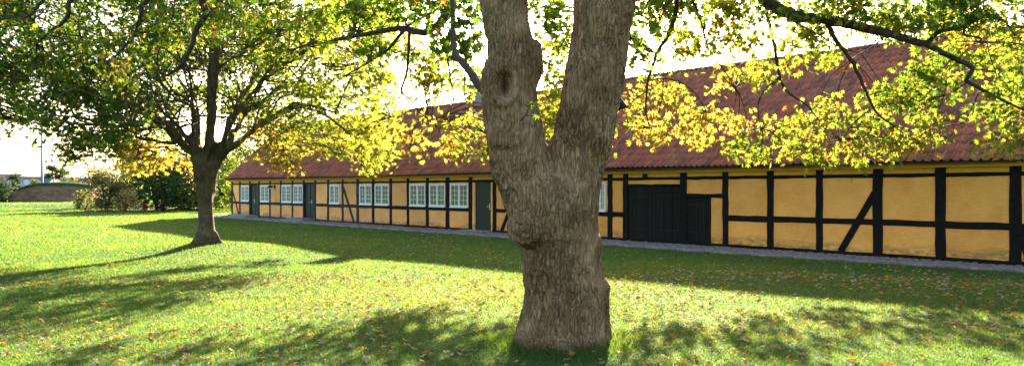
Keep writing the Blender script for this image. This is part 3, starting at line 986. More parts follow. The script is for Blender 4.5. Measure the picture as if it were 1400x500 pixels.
ZT = 7.75
def rings(mb, lst, zt, depth=.92, sides=28, zoff=0.0):
    """rows (py, left px, right px[, depth scale]) -> closed tube"""
    lst = np.array([(r[0], r[1], r[2], r[3] if len(r) > 3 else 1.0) for r in lst], float)
    L = spline(lst, 4); vs = []; fs = []
    n = len(L)
    for py, l, r, ds in L:
        c = at((l + r) / 2, py, zt + zoff); rx = (r - l) / 2 / F_PX * zt; ry = rx * depth * ds
        for k in range(sides):
            a = 2 * math.pi * k / sides
            vs.append((c[0] + rx * math.cos(a), c[1] + ry * math.sin(a), c[2]))
    for i in range(n - 1):
        for k in range(sides):
            k2 = (k + 1) % sides
            fs.append((i*sides + k, (i+1)*sides + k, (i+1)*sides + k2, i*sides + k2))
    fs.append(tuple(range(sides))); fs.append(tuple(reversed([(n-1)*sides + k for k in range(sides)])))
    mb.add(vs, fs)
tb = MB()
rings(tb, [(505,690,850),(490,696,843),(478,699,839),(465,702,837),(450,705,836),(425,711,834),(400,716,831),(375,714,826),(350,711,824),(337,708,822),
           (325,703,821),(305,696,818,.96),(280,688,819,.88),(262,684,820,.78),(248,684,818,.70),(236,694,808,.62),(226,716,786,.5)], ZT)
rings(tb, [(262,684,770),(235,671,752),(215,667,748),(185,664,745),(165,661,741),(140,657,736),(115,656,736),(100,657,737),(85,661,735),(75,665,732),(60,665,729),
           (50,663,727),(25,659,724),(0,655,722),(-40,650,721),(-100,640,718),(-180,622,708),(-280,596,680),(-360,575,655)], ZT, .95, 24, -.03)
rings(tb, [(275,730,818),(250,738,823),(225,745,829),(200,749,837),(175,756,842),(150,762,846),(125,768,851),(100,772,855),(75,777,858),(50,780,862),(25,782,866),
           (0,783,871),(-40,788,874),(-120,800,880),(-240,826,897),(-340,848,910)], ZT, .92, 24, .04)
# root flare
for (px, py, dz, r) in ((704, 486, -.05, .11), (728, 492, -.40, .12), (775, 494, -.48, .13), (818, 492, -.36, .12), (838, 486, 0, .11), (770, 470, .42, .12)):
    e = at(px, py, ZT + dz); m_ = at(px * .55 + 770 * .45, py - 42, ZT + dz * .5); t_ = at(px * .5 + 770 * .5, py - 85, ZT + dz * .35)
    tb.tube(spline([t_, m_, e], 4), np.linspace(.16, r, 9), 10)
def blob(mb, c, rx, ry, rz):
    vs = []; fs = []; A, B = 12, 8
    for i in range(B + 1):
        th = math.pi * i / B
        for k in range(A):
            ph = 2 * math.pi * k / A
            vs.append((c[0] + rx*math.sin(th)*math.cos(ph), c[1] + ry*math.sin(th)*math.sin(ph), c[2] + rz*math.cos(th)))
    for i in range(B):
        for k in range(A):
            k2 = (k+1) % A
            fs.append((i*A + k, (i+1)*A + k, (i+1)*A + k2, i*A + k2))
    mb.add(vs, fs)
blob(tb, at(721, 313, ZT - .28), .20, .21, .19)      # burl on the lower left
blob(tb, at(734, 84, ZT + .0), .075, .16, .22)        # swelling on the left stem
blob(tb, at(690, 118, ZT - .24), .17, .13, .25)       # collar of the knot hole
blob(tb, at(690, 190, ZT - .22), .18, .12, .14)
blob(tb, at(815, 335, ZT - .1), .09, .12, .10)
blob(tb, at(822, 395, ZT - .05), .09, .14, .12)
knot = at(690, 115, ZT - .37)
# branch that leaves the left stem
burl = at(718, 312, ZT - .45)
def disp_big(c):
    x, y, z = float(c[0]), float(c[1]), float(c[2])
    w = noise.noise((x * 3.1, y * 3.1, z * 2.2)) * .022 + noise.noise((x * 7, y * 7, z * 4.5)) * .010
    # furrows running up the stem
    q = .05 * noise.noise((x * 4, y * 4, z * 3))
    fu = noise.noise(((x + q) * 24, (y + q) * 24, z * 4.2))
    w += -.024 * (1 - min(1, abs(fu) * 3.2)) + .006 * noise.noise((x * 45, y * 45, z * 14))
    # horizontal wrinkles below the burl
    w += .007 * math.sin(z * 42 + 3 * noise.noise((x * 5, y * 5, z * 3))) * max(0, 1 - abs(z - 1.0) / .8)
    # knot hole: ring and hollow
    dx = (x - knot[0]) / .085; dz = (z - knot[2]) / .135
    if y < knot[1] + .22:
        rr = math.sqrt(dx*dx + dz*dz)
        w += -.24 * max(0, 1 - rr) ** .55 if rr < 1 else 0
        w += .045 * math.exp(-((rr - 1.35) / .30) ** 2)
        w += .012 * math.exp(-((rr - 2.1) / .25) ** 2)
    if y < burl[1] + .3:
        rb = math.hypot((x - burl[0]) / .17, (z - burl[2]) / .17)
        if rb < 1.5: w += .010 * math.sin(rb * 16) * max(0, 1.5 - rb)
    return w
tme = remeshed(tb, .017, M['bark'], disp_big)
trunk = child(link('trunk', tme, big))

BIG_LIMBS = []
def limb(lst, r0, r1, name='limb', mat='bark', sub=5, parent=None, pool=BIG_LIMBS, sides=8):
    k = reach(lst[-1][0], lst[-1][2]) / lst[-1][2]
    lst = [(a, b, reach(a, z)) for a, b, z in lst]
    P, rad = limb_pts(lst, r0 * (1 + (k - 1) * .5), r1 * k, sub)
    pool.append(P)
    o = MB().tube(P, rad, sides, True, .06).build(name, M[mat], parent or big, True)
    return child(o)
limb_mat = 'twig'
# right: long limb G with its branches
limb([(862,-250,8.1),(930,-170,9.2),(1000,-55,10.8),(1052,5,11.8),(1085,21,12.1),(1130,28,12.3),(1175,37,12.4),(1220,48,12.5),(1250,57,12.5),(1266,60,12.6)], .13, .052, mat='twig')
limb([(1264,59,12.6),(1295,76,12.7),(1326,90,12.8),(1328,98,12.8),(1322,110,12.8),(1338,120,12.9),(1360,132,13),(1400,150,13.1),(1440,160,13.2)], .050, .016, mat='twig')
limb([(1130,29,12.3),(1142,54,12.4),(1155,70,12.4),(1169,93,12.5),(1181,120,12.6),(1194,147,12.7),(1202,158,12.7),(1222,172,12.8)], .045, .014, mat='twig')
limb([(1046,2,11.8),(1049,21,12),(1058,60,12.1),(1064,96,12.2),(1070,117,12.3),(1085,132,12.3),(1103,144,12.4),(1120,165,12.5)], .034, .010, mat='twig')
limb([(1066,105,12.2),(1046,123,12.3),(1036,145,12.4),(1040,175,12.5)], .017, .007, mat='twig')
limb([(1266,61,12.6),(1285,44,12.6),(1314,37,12.7),(1333,28,12.8),(1350,22,12.8),(1374,30,12.9),(1379,36,12.9),(1400,37,13),(1440,30,13)], .040, .015, mat='twig')
limb([(1379,36,12.9),(1391,52,13),(1405,62,13),(1420,90,13.1)], .018, .009, mat='twig')
limb([(1318,38,12.7),(1319,48,12.7),(1340,52,12.8),(1342,59,12.8),(1364,58,12.9),(1400,60,13)], .022, .010, mat='twig')
limb([(1350,60,12.8),(1354,79,12.9),(1362,103,13),(1358,125,13)], .011, .006, mat='twig')
limb([(1166,37,12.4),(1170,18,12.3),(1174,0,12.2),(1180,-40,12.2)], .018, .008, mat='twig')
limb([(1060,12,11.9),(1090,32,12.4),(1120,48,12.8),(1150,66,13.2),(1175,72,13.4)], .022, .008, mat='twig')
limb([(1220,48,12.5),(1195,62,12.8),(1165,80,13.2)], .010, .005, mat='twig')
limb([(1322,112,12.8),(1305,125,12.9),(1290,132,13)], .013, .006, mat='twig')
limb([(1340,121,12.9),(1330,145,13),(1318,168,13.1)], .012, .005, mat='twig')
limb([(1194,147,12.7),(1170,165,12.8),(1150,190,12.9)], .012, .005, mat='twig')
# right of the trunk: hanging branches
limb([(880,-150,8.2),(915,-60,10),(925,9,11.2),(913,48,11.6),(900,69,11.8),(892,93,12),(886,111,12.1),(883,150,12.3),(888,175,12.4)], .045, .010, mat='twig')
limb([(888,110,12.1),(907,107,12.2),(928,112,12.3),(949,126,12.4),(965,150,12.5)], .014, .006, mat='twig')
limb([(885,125,12.1),(872,133,12.2),(857,146,12.3)], .012, .006, mat='twig')
limb([(905,-60,10),(946,0,11.3),(959,33,11.7),(968,66,12),(986,90,12.3),(1005,120,12.6)], .020, .007, mat='twig')
limb([(907,108,12.2),(905,135,12.2),(900,155,12.3)], .009, .005, mat='twig')
# left: limb F with its branches
limb([(630,-260,8.0),(622,-90,9.4),(617,0,10.2),(613,18,10.3),(596,36,10.5),(576,45,10.6),(552,39,10.8),(532,41,10.9),(495,48,11.2),(460,54,11.5),(430,58,11.8),(395,70,12)], .075, .016, mat='twig')
limb([(552,42,10.8),(532,66,11),(512,80,11.2),(495,91,11.4),(470,104,11.6)], .026, .009, mat='twig')
limb([(560,42,10.7),(559,68,10.9),(556,100,11.1),(549,124,11.3),(560,136,11.5),(570,150,11.7),(590,168,12)], .024, .007, mat='twig')
limb([(549,124,11.3),(544,140,11.5),(535,160,11.8)], .010, .005, mat='twig')
limb([(668,130,8.15),(654,116,8.4),(638,92,8.8),(624,76,9.1),(620,52,9.3),(619,18,9.5),(618,-40,9.7)], .05, .024, mat='twig')
limb([(638,92,8.8),(637,72,8.85),(635,104,9.2),(636,136,9.8),(652,156,10.3)], .010, .005, mat='twig')
limb([(612,80,9.2),(616,110,9.8),(620,135,10.4),(612,165,11.2)], .012, .006, mat='twig')
# far left: limbs coming down from above the frame
limb([(615,-300,8.0),(520,-220,9.6),(420,-120,11),(330,-60,12),(279,-6,12.4),(282,18,12.5),(270,39,12.6),(261,66,12.6),(249,87,12.7),(234,100,12.8),(215,108,12.9)], .095, .016, mat='twig')
limb([(420,-120,11),(300,-70,12),(205,-2,12.8),(193,18,12.9),(186,45,13),(174,60,13),(153,82,13.1),(135,92,13.2)], .055, .014, mat='twig')
limb([(300,-70,12),(190,-60,13),(101,-2,13.5),(94,18,13.5),(83,34,13.6),(73,40,13.6),(50,60,13.8)], .06, .018, mat='twig')
limb([(190,-60,13),(110,-40,13.6),(62,-2,14),(47,16,14),(36,23,14),(5,26,14.1),(-40,40,14.2)], .045, .014, mat='twig')
limb([(205,0,12.8),(185,12,12.8),(168,28,12.9)], .012, .005, mat='twig')
limb([(240,0,12.4),(232,35,12.5),(214,58,12.6)], .012, .005, mat='twig')
# up above the frame
UP = [[(640,-330,8),(560,-470,8.4),(520,-620,9.4)], [(620,-340,8),(480,-420,8.6),(330,-480,9.6)], [(870,-320,8.1),(930,-450,8.6),(960,-640,9.4)],
      [(880,-330,8.1),(1020,-400,9),(1180,-450,10)], [(870,-330,8.1),(860,-500,9.2),(850,-650,11)], [(640,-340,8),(660,-520,7.4),(640,-760,6.6)], [(880,-330,8.1),(900,-560,7.2),(960,-800,6.4)]]
for u in UP: limb(u, .13, .04, mat='bark')

crown = Crown()
FR = [ # px, py, rx, ry, clumps, yellowness, depth
 (905,150,45,35,8,.78,12.5),(900,188,32,14,4,.88,12.5),(955,165,35,30,9,.8,12.6),(900,125,30,22,4,.7,12.5),(930,50,60,40,14,.5,11.6),(1000,112,40,22,6,.72,13),
 (1010,40,40,32,12,.5,11.6),(1042,95,22,35,4,.4,12.1),(1025,200,28,15,6,.5,12.7),(1000,160,25,20,3,.75,12.8),(1095,185,45,28,10,.55,12.7),
 (1120,212,34,9,5,.6,12.8),(1092,92,26,14,2,.5,12.5),(1120,62,50,22,8,.5,12.4),(1132,150,24,24,4,.6,12.8),(1080,14,60,18,7,.3,11.8),
 (1180,22,60,22,10,.42,12.3),(1222,155,62,33,19,.42,12.9),(1225,188,58,18,11,.58,13),(1182,208,34,9,5,.62,13),(1268,115,28,26,8,.36,12.9),
 (1292,92,34,22,8,.36,12.9),(1342,60,58,42,20,.5,13),(1378,110,34,38,12,.4,13.2),(1378,188,30,20,8,.5,13.3),(1312,28,34,22,6,.2,12.5),
 (1352,148,24,22,4,.5,13.1),(1232,42,26,14,2,.42,12.4),(1430,90,30,80,14,.4,13.3),
 (630,45,22,45,8,.08,9.4),(642,112,12,22,3,.4,10.2),(572,14,40,16,7,.2,10.4),(590,88,40,42,15,.6,11.8),(545,75,25,40,4,.55,11.6),(556,187,22,14,3,.7,12),
 (602,194,24,9,3,.72,12.1),(596,166,34,8,2,.7,12),(642,186,12,26,3,.7,11.5),(505,130,30,42,10,.6,12),(502,175,28,24,5,.66,12.2),
 (470,38,50,36,15,.4,11.5),(420,18,50,22,10,.42,12),(530,8,60,14,8,.25,11),(590,-8,40,12,6,.15,10.5),(700,0,40,20,4,.2,11.5),(960,-5,80,18,12,.45,11.6),(900,25,40,20,6,.45,11.4),(1080,45,50,15,5,.45,12.2),(1200,-5,120,14,14,.4,12.3),(1350,-5,80,14,12,.35,12.8),(1250,25,30,18,6,.4,12.4),(1130,8,60,14,7,.4,12.2),(1210,20,40,16,7,.4,12.3),(1000,15,50,20,7,.45,11.8),(1310,5,50,14,8,.3,12.7),(900,-8,50,12,6,.35,11.4),(522,60,24,22,4,.3,11.1),(760,130,18,48,11,.62,12.6),(758,38,20,36,14,.38,12),(762,90,18,34,10,.5,12.8),(745,10,30,16,6,.3,12.2),
 (700,170,44,34,20,.6,12.7),(790,168,42,36,15,.6,12.8),(690,205,26,16,8,.6,12.9),(880,55,14,45,3,.3,10.8),(868,12,16,14,2,.2,10),
 (250,30,60,34,9,.36,12.7),(170,40,60,38,9,.34,13.1),(90,50,60,48,10,.32,13.7),(20,60,44,58,8,.3,14.1),(172,95,22,16,4,.6,13),
 (340,18,50,22,8,.42,12.3),(60,118,60,34,8,.2,14.1),(-50,60,40,70,12,.2,14.3)]
for (px, py, rx, ry, n, yel, Z) in FR:
    for _ in range(n):
        a = random.uniform(0, 2*math.pi); q = math.sqrt(random.random())
        z = reach(px, Z) + random.uniform(-.35, 1.1)
        c = at(px + rx*q*math.cos(a), py + ry*q*math.sin(a), z)
        crown.clump(c, random.uniform(.28, .42), random.randint(20, 34), yel * .92, .15)
n_view = sum(len(c) for c in crown.C)
# canopy above the frame
for _ in range(170):
    a = random.uniform(0, 2*math.pi); q = math.sqrt(random.random())
    hz = random.uniform(5.6, 12.5); R = 6.2 * math.sqrt(max(.08, 1 - ((hz - 8) / 5.2) ** 2))
    c = np.array([FT[0] + R*q*math.cos(a), FT[1] + R*q*math.sin(a), hz])
    if c[1] > 3 and HY - F_PX * (hz - EYE - .5) / c[1] > -40: continue
    crown.clump(c, random.uniform(.5, .8), random.randint(28, 44), random.uniform(.15, .6), .14)
view_clumps = crown.clumps
C, Yv, S = crown.arrays()
cols = leaf_cols(Yv, len(C))
fr = leaf_frames(len(C))
pxs = CX + F_PX * C[:, 0] / np.maximum(C[:, 1], .1); pys = HY - F_PX * (C[:, 2] - EYE) / np.maximum(C[:, 1], .1)
inv = (C[:, 1] > 3) & (pxs > 5) & (pxs < 1395) & (pys > 5) & (pys < 480)
rank = np.where(inv, C[:, 1] / S, 1e9)
near = np.argsort(rank)[:300]
mask = np.ones(len(C), bool); mask[near] = False
o = child(link('crown', leaves_mesh('crown', C[mask], S[mask], cols[mask], (LV_R, LF_R), M['leaf'], tuple(x[mask] for x in fr)), big)); o['kind'] = 'stuff'
# the leaves that show largest, one by one
lm = {}
for i in near:
    key = int(np.argmin(((PAL - cols[i]) ** 2).sum(1)))
    if key not in lm: lm[key] = mesh_np('leaf', LV_R, LF_R, M['leaf'], np.tile(PAL[key], (len(LV_R), 1)))
    o = link('leaf', lm[key], big)
    mt = Matrix(np.stack([fr[0][i], fr[1][i], fr[2][i]], 1).tolist()).to_4x4() @ Matrix.Scale(float(S[i]), 4)
    mt.translation = Vector(C[i]) - Vector(big.location)
    o.matrix_local = mt
child(make_twigs(view_clumps, BIG_LIMBS, big, M['twig']))
# a sprout on the trunk below the knot hole
sp = Crown()
sp.clump(at(722, 143, ZT - .62), .10, 7, .12, .085); sp.clump(at(733, 158, ZT - .6), .07, 5, .30, .075)
sc_, sy_, ss_ = sp.arrays()
child(link('sprout', leaves_mesh('sprout', sc_, ss_, leaf_cols(sy_, len(sc_)), (LV_R, LF_R), M['leaf']), big))['kind'] = 'stuff'
sb_ = MB().tube([at(712, 165, ZT - .40), at(718, 158, ZT - .52), at(724, 146, ZT - .62)], [.007, .005, .003], 5).tube([at(718, 158, ZT - .52), at(733, 158, ZT - .6)], [.005, .003], 5)
child(sb_.build('sprout_stem', M['twig'], big))

# ================================================================== THE SMALLER TREE
ZL = LT[1]
small = empty('maple_tree', (LT[0], LT[1], float(ground(*LT))))
tag(small, 'rounded maple tree with spreading limbs standing on the open lawn at left', 'tree')
tb = MB()
rings(tb, [(345,257,309),(338,261,304),(331,266,299),(322,269,295),(305,271,293),(285,271,291),(262,270,291),(245,270,292),(232,273,290),(222,277,287)], ZL, .95, 18)
rings(tb, [(270,269,285),(245,266,283),(225,263,280),(208,262,276),(195,262,272)], ZL, .95, 14, -.15)
rings(tb, [(270,278,294),(245,281,297),(225,285,301),(208,290,304),(195,294,306)], ZL, .95, 14, .15)
for (px, py, dz) in ((258, 339, -.1), (285, 344, -.5), (308, 337, -.1), (300, 333, .3)):
    tb.tube(spline([at(px*.4 + 282*.6, 316, ZL + dz*.5), at(px*.7 + 282*.3, 331, ZL + dz*.8), at(px, py, ZL + dz)], 4), np.linspace(.10, .08, 9), 8)
SM_LIMBS = []
def zl(*pts):
    """limb with a depth drift"""
    return [(p[0], p[1], ZL + (p[2] if len(p) > 2 else 0)) for p in pts]
SPEC = [
 (zl((274,222),(262,206),(249,198,-.3),(236,185,-.7),(228,174,-1),(215,167,-1.3),(189,151,-2),(150,140,-2.6),(115,135,-3)), .20, .03),
 (zl((240,197,-.6),(220,194,-1),(184,188,-1.6),(165,181,-2),(140,172,-2.4),(105,168,-2.8)), .085, .02),
 (zl((268,206),(264,198),(249,182,.4),(236,164,.9),(220,151,1.4),(200,130,2),(170,105,2.8)), .12, .025),
 (zl((266,205),(264,180,-.3),(263,148,-.9),(246,138,-1.3),(233,128,-1.7),(215,105,-2.4),(195,70,-3)), .12, .025),
 (zl((272,205),(272,185,.4),(270,151,.9),(262,120,1.5),(255,90,2.1),(240,40,2.8)), .11, .025),
 (zl((280,225),(285,200),(288,167),(288,136),(290,75),(291,20),(292,-60),(290,-150),(288,-240)), .19, .05),
 (zl((300,215),(306,195,.3),(311,172,.8),(319,151,1.2),(332,128,1.8),(345,105,2.3),(352,60,3)), .14, .025),
 (zl((298,212),(308,190,-.3),(316,169,-.6),(329,146,-1),(347,125,-1.5),(372,100,-2),(402,82,-2.6),(430,60,-3)), .13, .025),
 (zl((302,210),(314,195),(329,164,.2),(342,149,.4),(358,142,.6),(374,125,.9),(402,108,1.2),(440,92,1.6),(480,80,2)), .13, .02),
 (zl((300,218),(309,206,-.2),(327,195,-.5),(348,177,-.9),(368,164,-1.2),(389,154,-1.6),(402,147,-1.8),(430,150,-2.2),(462,170,-2.6),(490,195,-2.8)), .16, .025),
 (zl((329,176,.2),(348,174,.8),(368,177,1.4),(392,184,2),(420,193,2.6),(460,205,3.2),(490,215,3.6)), .055, .015),
 (zl((290,105),(312,84,-.7),(336,70,-1.4),(360,57,-2),(400,45,-2.8),(445,30,-3.4)), .075, .02),
 (zl((291,90),(300,75,.6),(309,60,1),(316,30,1.8),(330,-20,2.5)), .06, .02),
 (zl((289,100),(279,88,.5),(267,75,1),(245,50,2),(220,20,3)), .06, .02),
 (zl((290,60),(270,30,-1),(240,-10,-2),(200,-40,-3)), .06, .02), (zl((291,20),(320,-20,1),(370,-60,2)), .06, .02), (zl((291,0),(340,-40,-1.4),(400,-60,-2.6)), .06, .02), (zl((290,-20),(240,-70,.8),(170,-90,1.6)), .06, .02),
 (zl((228,175,-1),(205,178,-2),(175,170,-3),(150,150,-3.8)), .05, .015),
 (zl((262,206),(240,203,.8),(215,210,1.6),(195,222,2.4)), .06, .015),
 (zl((348,177,-.9),(370,190,-1.6),(385,210,-2.2)), .035, .012), (zl((402,108,1.2),(430,120,1.6),(470,150,2)), .035, .012),
 (zl((374,125,.9),(400,128,.3),(440,128,-.3),(480,140,-.8)), .035, .012), (zl((402,82,-2.6),(440,88,-3),(480,110,-3.4)), .035, .012),
 (zl((189,151,-2),(150,158,-1.5),(100,150,-1),(60,155,-.5)), .045, .012), (zl((170,105,2.8),(120,100,3),(70,110,3)), .04, .012), (zl((195,70,-3),(150,60,-3.4),(90,70,-3.6)), .04, .012),
 (zl((215,105,-2.4),(170,115,-2.8),(110,110,-3)), .04, .012)]
EXTRA = []
for k, (lst, r0, r1) in enumerate(SPEC):
    if r0 < .05: continue
    zs = random.choice((-1, 1)) * random.uniform(.8, 1.6); xs = random.uniform(-14, 14); n_ = len(lst) - 1
    EXTRA.append(([(p[0] + xs * (i / n_), p[1] - random.uniform(2, 14) * (i / n_), p[2] + zs * (i / n_) * 1.6) for i, p in enumerate(lst)], r0 * .62, r1))
for k, (lst, r0, r1) in enumerate(SPEC):
    if r0 >= .1: SPEC[k] = ([(282 + (lst[0][0] - 282) * .25, 246, ZL)] + lst, r0, r1)
SPEC = SPEC + EXTRA
for lst, r0, r1 in SPEC:
    P, rad = limb_pts(lst, r0 * .82, r1 * 2.0, 5); SM_LIMBS.append(P)
    tb.tube(P, rad, 9, True)
def side_branches(limbs, parent):
    b = MB(); out = []
    for P in limbs:
        n = len(P)
        for _ in range(7):
            i = random.randint(int(n * .3), n - 2)
            t = P[min(i + 1, n - 1)] - P[max(i - 1, 0)]; t = t / (np.linalg.norm(t) + 1e-6)
            d = t * .8 + rng.normal(0, .55, 3) + np.array([0, 0, .12]); d[2] = max(d[2], -.05); d /= np.linalg.norm(d)
            L = random.uniform(.9, 2.4)
            q = [P[i], P[i] + d * L * .35 + rng.normal(0, .05, 3), P[i] + d * L * .7 + rng.normal(0, .1, 3) + np.array([0, 0, .05]), P[i] + d * L + rng.normal(0, .12, 3) - np.array([0, 0, .08])]
            S_ = spline(q, 3); r = random.uniform(.018, .032)
            b.tube(S_, np.linspace(r, r * .35, len(S_)), 5, False); out.append(S_)
    o = b.build('branches', M['bark_small'], parent, True); o['kind'] = 'stuff'
    limbs.extend(out)
    return o
child(side_branches(SM_LIMBS, small))
def disp_small(c):
    x, y, z = float(c[0]), float(c[1]), float(c[2])
    return noise.noise((x * 3, y * 3, z * 2)) * .02 + noise.noise((x * 13, y * 13, z * 3)) * .010
sme = remeshed(tb, .038, M['bark_small'], disp_small)
child(link('trunk', sme, small))
def lower_edge(px):
    xs = [-160, -60, 0, 40, 55, 90, 112, 140, 160, 190, 228, 240, 262, 285, 305, 330, 350, 380, 402, 430, 470, 505, 525, 540]
    ys = [190, 195, 190, 175, 188, 222, 210, 200, 232, 238, 236, 175, 160, 150, 165, 185, 200, 215, 226, 208, 218, 230, 226, 170]
    return np.interp(px, xs, ys)
sc = Crown()
def yel_at(px, py):
    y = .18 + .26 * sstep(260, 480, px) - .06 * sstep(150, 0, px) * 1.0
    if 150 < px < 245 and py > 195: y = .82
    if 335 < px < 405 and py > 165: y = .74
    if px > 440 and py > 80: y += .05
    return float(y + random.uniform(-.12, .12))
n_cl = 0
while n_cl < 1350:
    px = random.uniform(-150, 535); py = random.uniform(-190, 240)
    if py > lower_edge(px) - 12: continue
    dx = (px - 282) / F_PX * ZL; dz = (HY - py) / F_PX * ZL + EYE - 5.6
    rx = 8.6 if dx < 0 else 5.5
    q = 1 - (dx / rx) ** 2 - (dz / 7.5) ** 2
    if q < 0.0: continue
    hz = 5.6 * math.sqrt(q)
    z = random.uniform(-1, 1); z = math.copysign(abs(z) ** .65, z) * hz
    # thin around the fork where the limbs show against the light
    if 195 < px < 345 and py > 60:
        if z < 1.8 - .6 * random.random(): z = random.uniform(1.8, max(2.0, hz))
    if py > 140 and z < 1.5 and 195 < px < 345: continue
    c = at(px, py, ZL); c = at(px, py, ZL + z)
    sc.clump(c, random.uniform(.42, .68), random.randint(34, 52), yel_at(px, py), .15, .55)
    n_cl += 1
for _ in range(35):
    px = random.uniform(-90, 230); py = random.uniform(110, 200)
    if py > lower_edge(px) - 8: continue
    sc.clump(at(px, py, ZL + random.uniform(-3.5, 3.5)), random.uniform(.4, .6), random.randint(26, 40), random.uniform(.05, .3), .15, .5)
for _ in range(210):
    px = random.uniform(165, 410); py = random.uniform(15, 185)
    if py > lower_edge(px) - 5: continue
    sc.clump(at(px, py, ZL + random.uniform(2.2, 5.2)), random.uniform(.4, .6), random.randint(24, 36), .3 + .2 * float(sstep(260, 400, px)) + random.uniform(-.1, .1), .15, .6)
for (px, py, rx, ry, n, yel, z) in ((190,222,32,14,9,.82,2.2),(222,205,18,14,3,.75,1.8),(262,228,12,10,2,.85,1.4),(265,190,10,10,2,.7,1.5),(165,228,10,8,2,.8,2.3),(375,200,26,18,7,.72,-2),(392,222,18,8,4,.78,-2.2),(350,190,14,10,2,.6,-1.5),
    (505,222,18,12,6,.55,3),(470,205,25,12,6,.5,3),(440,195,25,12,5,.5,2.5),(500,190,22,20,6,.6,-2.6),(105,215,14,12,4,.2,-2.5),(92,205,12,14,3,.2,-2.6),(130,190,20,12,5,.22,-2.4)):
    for _ in range(n):
        a = random.uniform(0, 2*math.pi); q = math.sqrt(random.random())
        sc.clump(at(px + rx*q*math.cos(a), py + ry*q*math.sin(a), ZL + z + random.uniform(-.6, .6)), random.uniform(.28, .42), random.randint(26, 38), yel, .145)
C, Yv, S = sc.arrays()
o = child(link('crown', leaves_mesh('crown', C, S, leaf_cols(Yv, len(C)), (LV_S, LF_S), M['leaf']), small)); o['kind'] = 'stuff'
child(make_twigs(sc.clumps, SM_LIMBS, small, M['twig'], k=2, r=.009))

# ================================================================== BACKGROUND LEFT
def far_tree(name, px, Z, w, h, base, col, label, cat, n=1500, trunk_h=0.0, size=.22, group=None, lobes=9, lean=0.0, flat=.9, trunk_r=.12):
    X = (px - CX) / F_PX * Z
    g = float(ground(X, Z)) + base
    t = empty(name, (X, Z, g)); tag(t, label, cat, group)
    # stems
    sbm = MB()
    for k in range(3 if trunk_h < .6 else 1):
        a = random.uniform(0, 6.28)
        sbm.tube(spline([(0, 0, -.05), (w*.06*math.cos(a), w*.06*math.sin(a), h*.35), (w*.14*math.cos(a) + lean, w*.14*math.sin(a), h*.8)], 4), np.linspace(trunk_r, trunk_r*.25, 9), 6)
    for k in range(6):
        a = random.uniform(0, 6.28); z0 = trunk_h + (h - trunk_h) * random.uniform(.05, .4)
        sbm.tube([(0, 0, z0), (w*.25*math.cos(a), w*.25*math.sin(a), z0 + h*.15), (w*.42*math.cos(a), w*.42*math.sin(a), z0 + h*.2)], [trunk_r*.5, trunk_r*.35, trunk_r*.15], 5)
    sbm.build('trunk', M['twig'], t, True)
    cs = []
    for k in range(lobes):
        a = random.uniform(0, 6.28); zz = (k + random.uniform(.2, 1)) / lobes * (.9 if trunk_h > .3 else .84) + .04
        rr = w / 2 * math.sqrt(max(.05, 1 - (2*zz - .85) ** 2 * .8)) * random.uniform(.3, .75)
        c = np.array([rr*math.cos(a) + lean*zz, rr*math.sin(a), trunk_h + (h - trunk_h)*zz])
        r = w * random.uniform(.20, .30)
        m = n // lobes
        d = rng.normal(0, 1, (m, 3)); d /= np.linalg.norm(d, axis=1)[:, None]
        d *= (rng.random((m, 1)) ** .45) * r; d[:, 2] *= flat * min(1.0, (h - trunk_h) / w)
        p = c + d; p[:, 2] = np.clip(p[:, 2], .04, None)
        cs.append(p)
    P = np.vstack(cs)
    cc = np.array(col) * rng.uniform(.6, 1.35, (len(P), 1)) * np.array([1, 1, 1])
    cc[:, 0] *= rng.uniform(.85, 1.3, len(P))
    o = link('crown', leaves_mesh('crown', P, size * rng.uniform(.6, 1.3, len(P)), cc, (LV_Q, LF_Q), M['far_leaf'], up=.35), t)
    o['kind'] = 'stuff'
    return t
OL, DG, MG, BG = (0.15, 0.165, 0.08), (0.052, 0.095, 0.032), (0.075, 0.125, 0.036), (0.12, 0.18, 0.035)
far_tree('willow_shrub', 146, 63, 3.5, 3.2, 0, OL, 'tall olive grey shrub at the right end of the old brick wall', 'shrub', 3600, .02, .20, None, 16)
far_tree('shrub', 171, 60, 2.2, 1.65, 0, (0.24, 0.21, 0.08), 'pale yellowish shrub in front of the olive grey shrub', 'shrub', 1100, .05, .16)
far_tree('shrub', 118, 66, 2.2, 1.7, 0.0, (0.13, 0.15, 0.06), 'grey green shrub against the foot of the old brick wall', 'shrub', 900, .05, .18)
far_tree('broad_tree', 215, 66, 6.2, 4.6, 0, DG, 'dark green spreading tree behind the lawn left of the smaller maple', 'tree', 5200, .25, .26, 'dark trees behind the lawn', 18)
far_tree('broad_tree', 250, 64, 5.0, 4.9, 0, DG, 'dark green tree directly behind the trunk of the smaller maple', 'tree', 4600, .25, .26, 'dark trees behind the lawn', 16)
far_tree('broad_tree', 190, 78, 5.0, 5.2, 0, MG, 'mid green tree behind the dark spreading tree', 'tree', 2000, .8, .26, 'dark trees behind the lawn', 10)
far_tree('broad_tree', 303, 66, 4.0, 5.6, 0, BG, 'bright green tree between the smaller maple and the house end', 'tree', 4200, .1, .22, None, 16)
far_tree('broad_tree', 326, 76, 5.0, 6.6, 0, MG, 'green tree rising behind the left end of the house', 'tree', 4200, .5, .24, None, 16)
far_tree('shrub', 318, 62, 2.2, 2.2, 0, BG, 'bright green shrub beside the left corner of the house', 'shrub', 1200, .05, .18)
far_tree('shrub', 278, 68, 4, 3.0, 0, DG, 'dark green shrub behind the foot of the smaller maple', 'shrub', 1600, .05, .2)
far_tree('shrub', 3, 84, 3.4, 2.9, 0, (0.035, 0.06, 0.035), 'dark green bush at the left end of the old brick wall', 'shrub', 1800, .05, .2)
far_tree('shrub', -28, 86, 4.4, 3.2, 0, (0.035, 0.06, 0.035), 'dark green bush at the left edge of the picture', 'shrub', 1600, .05, .2)
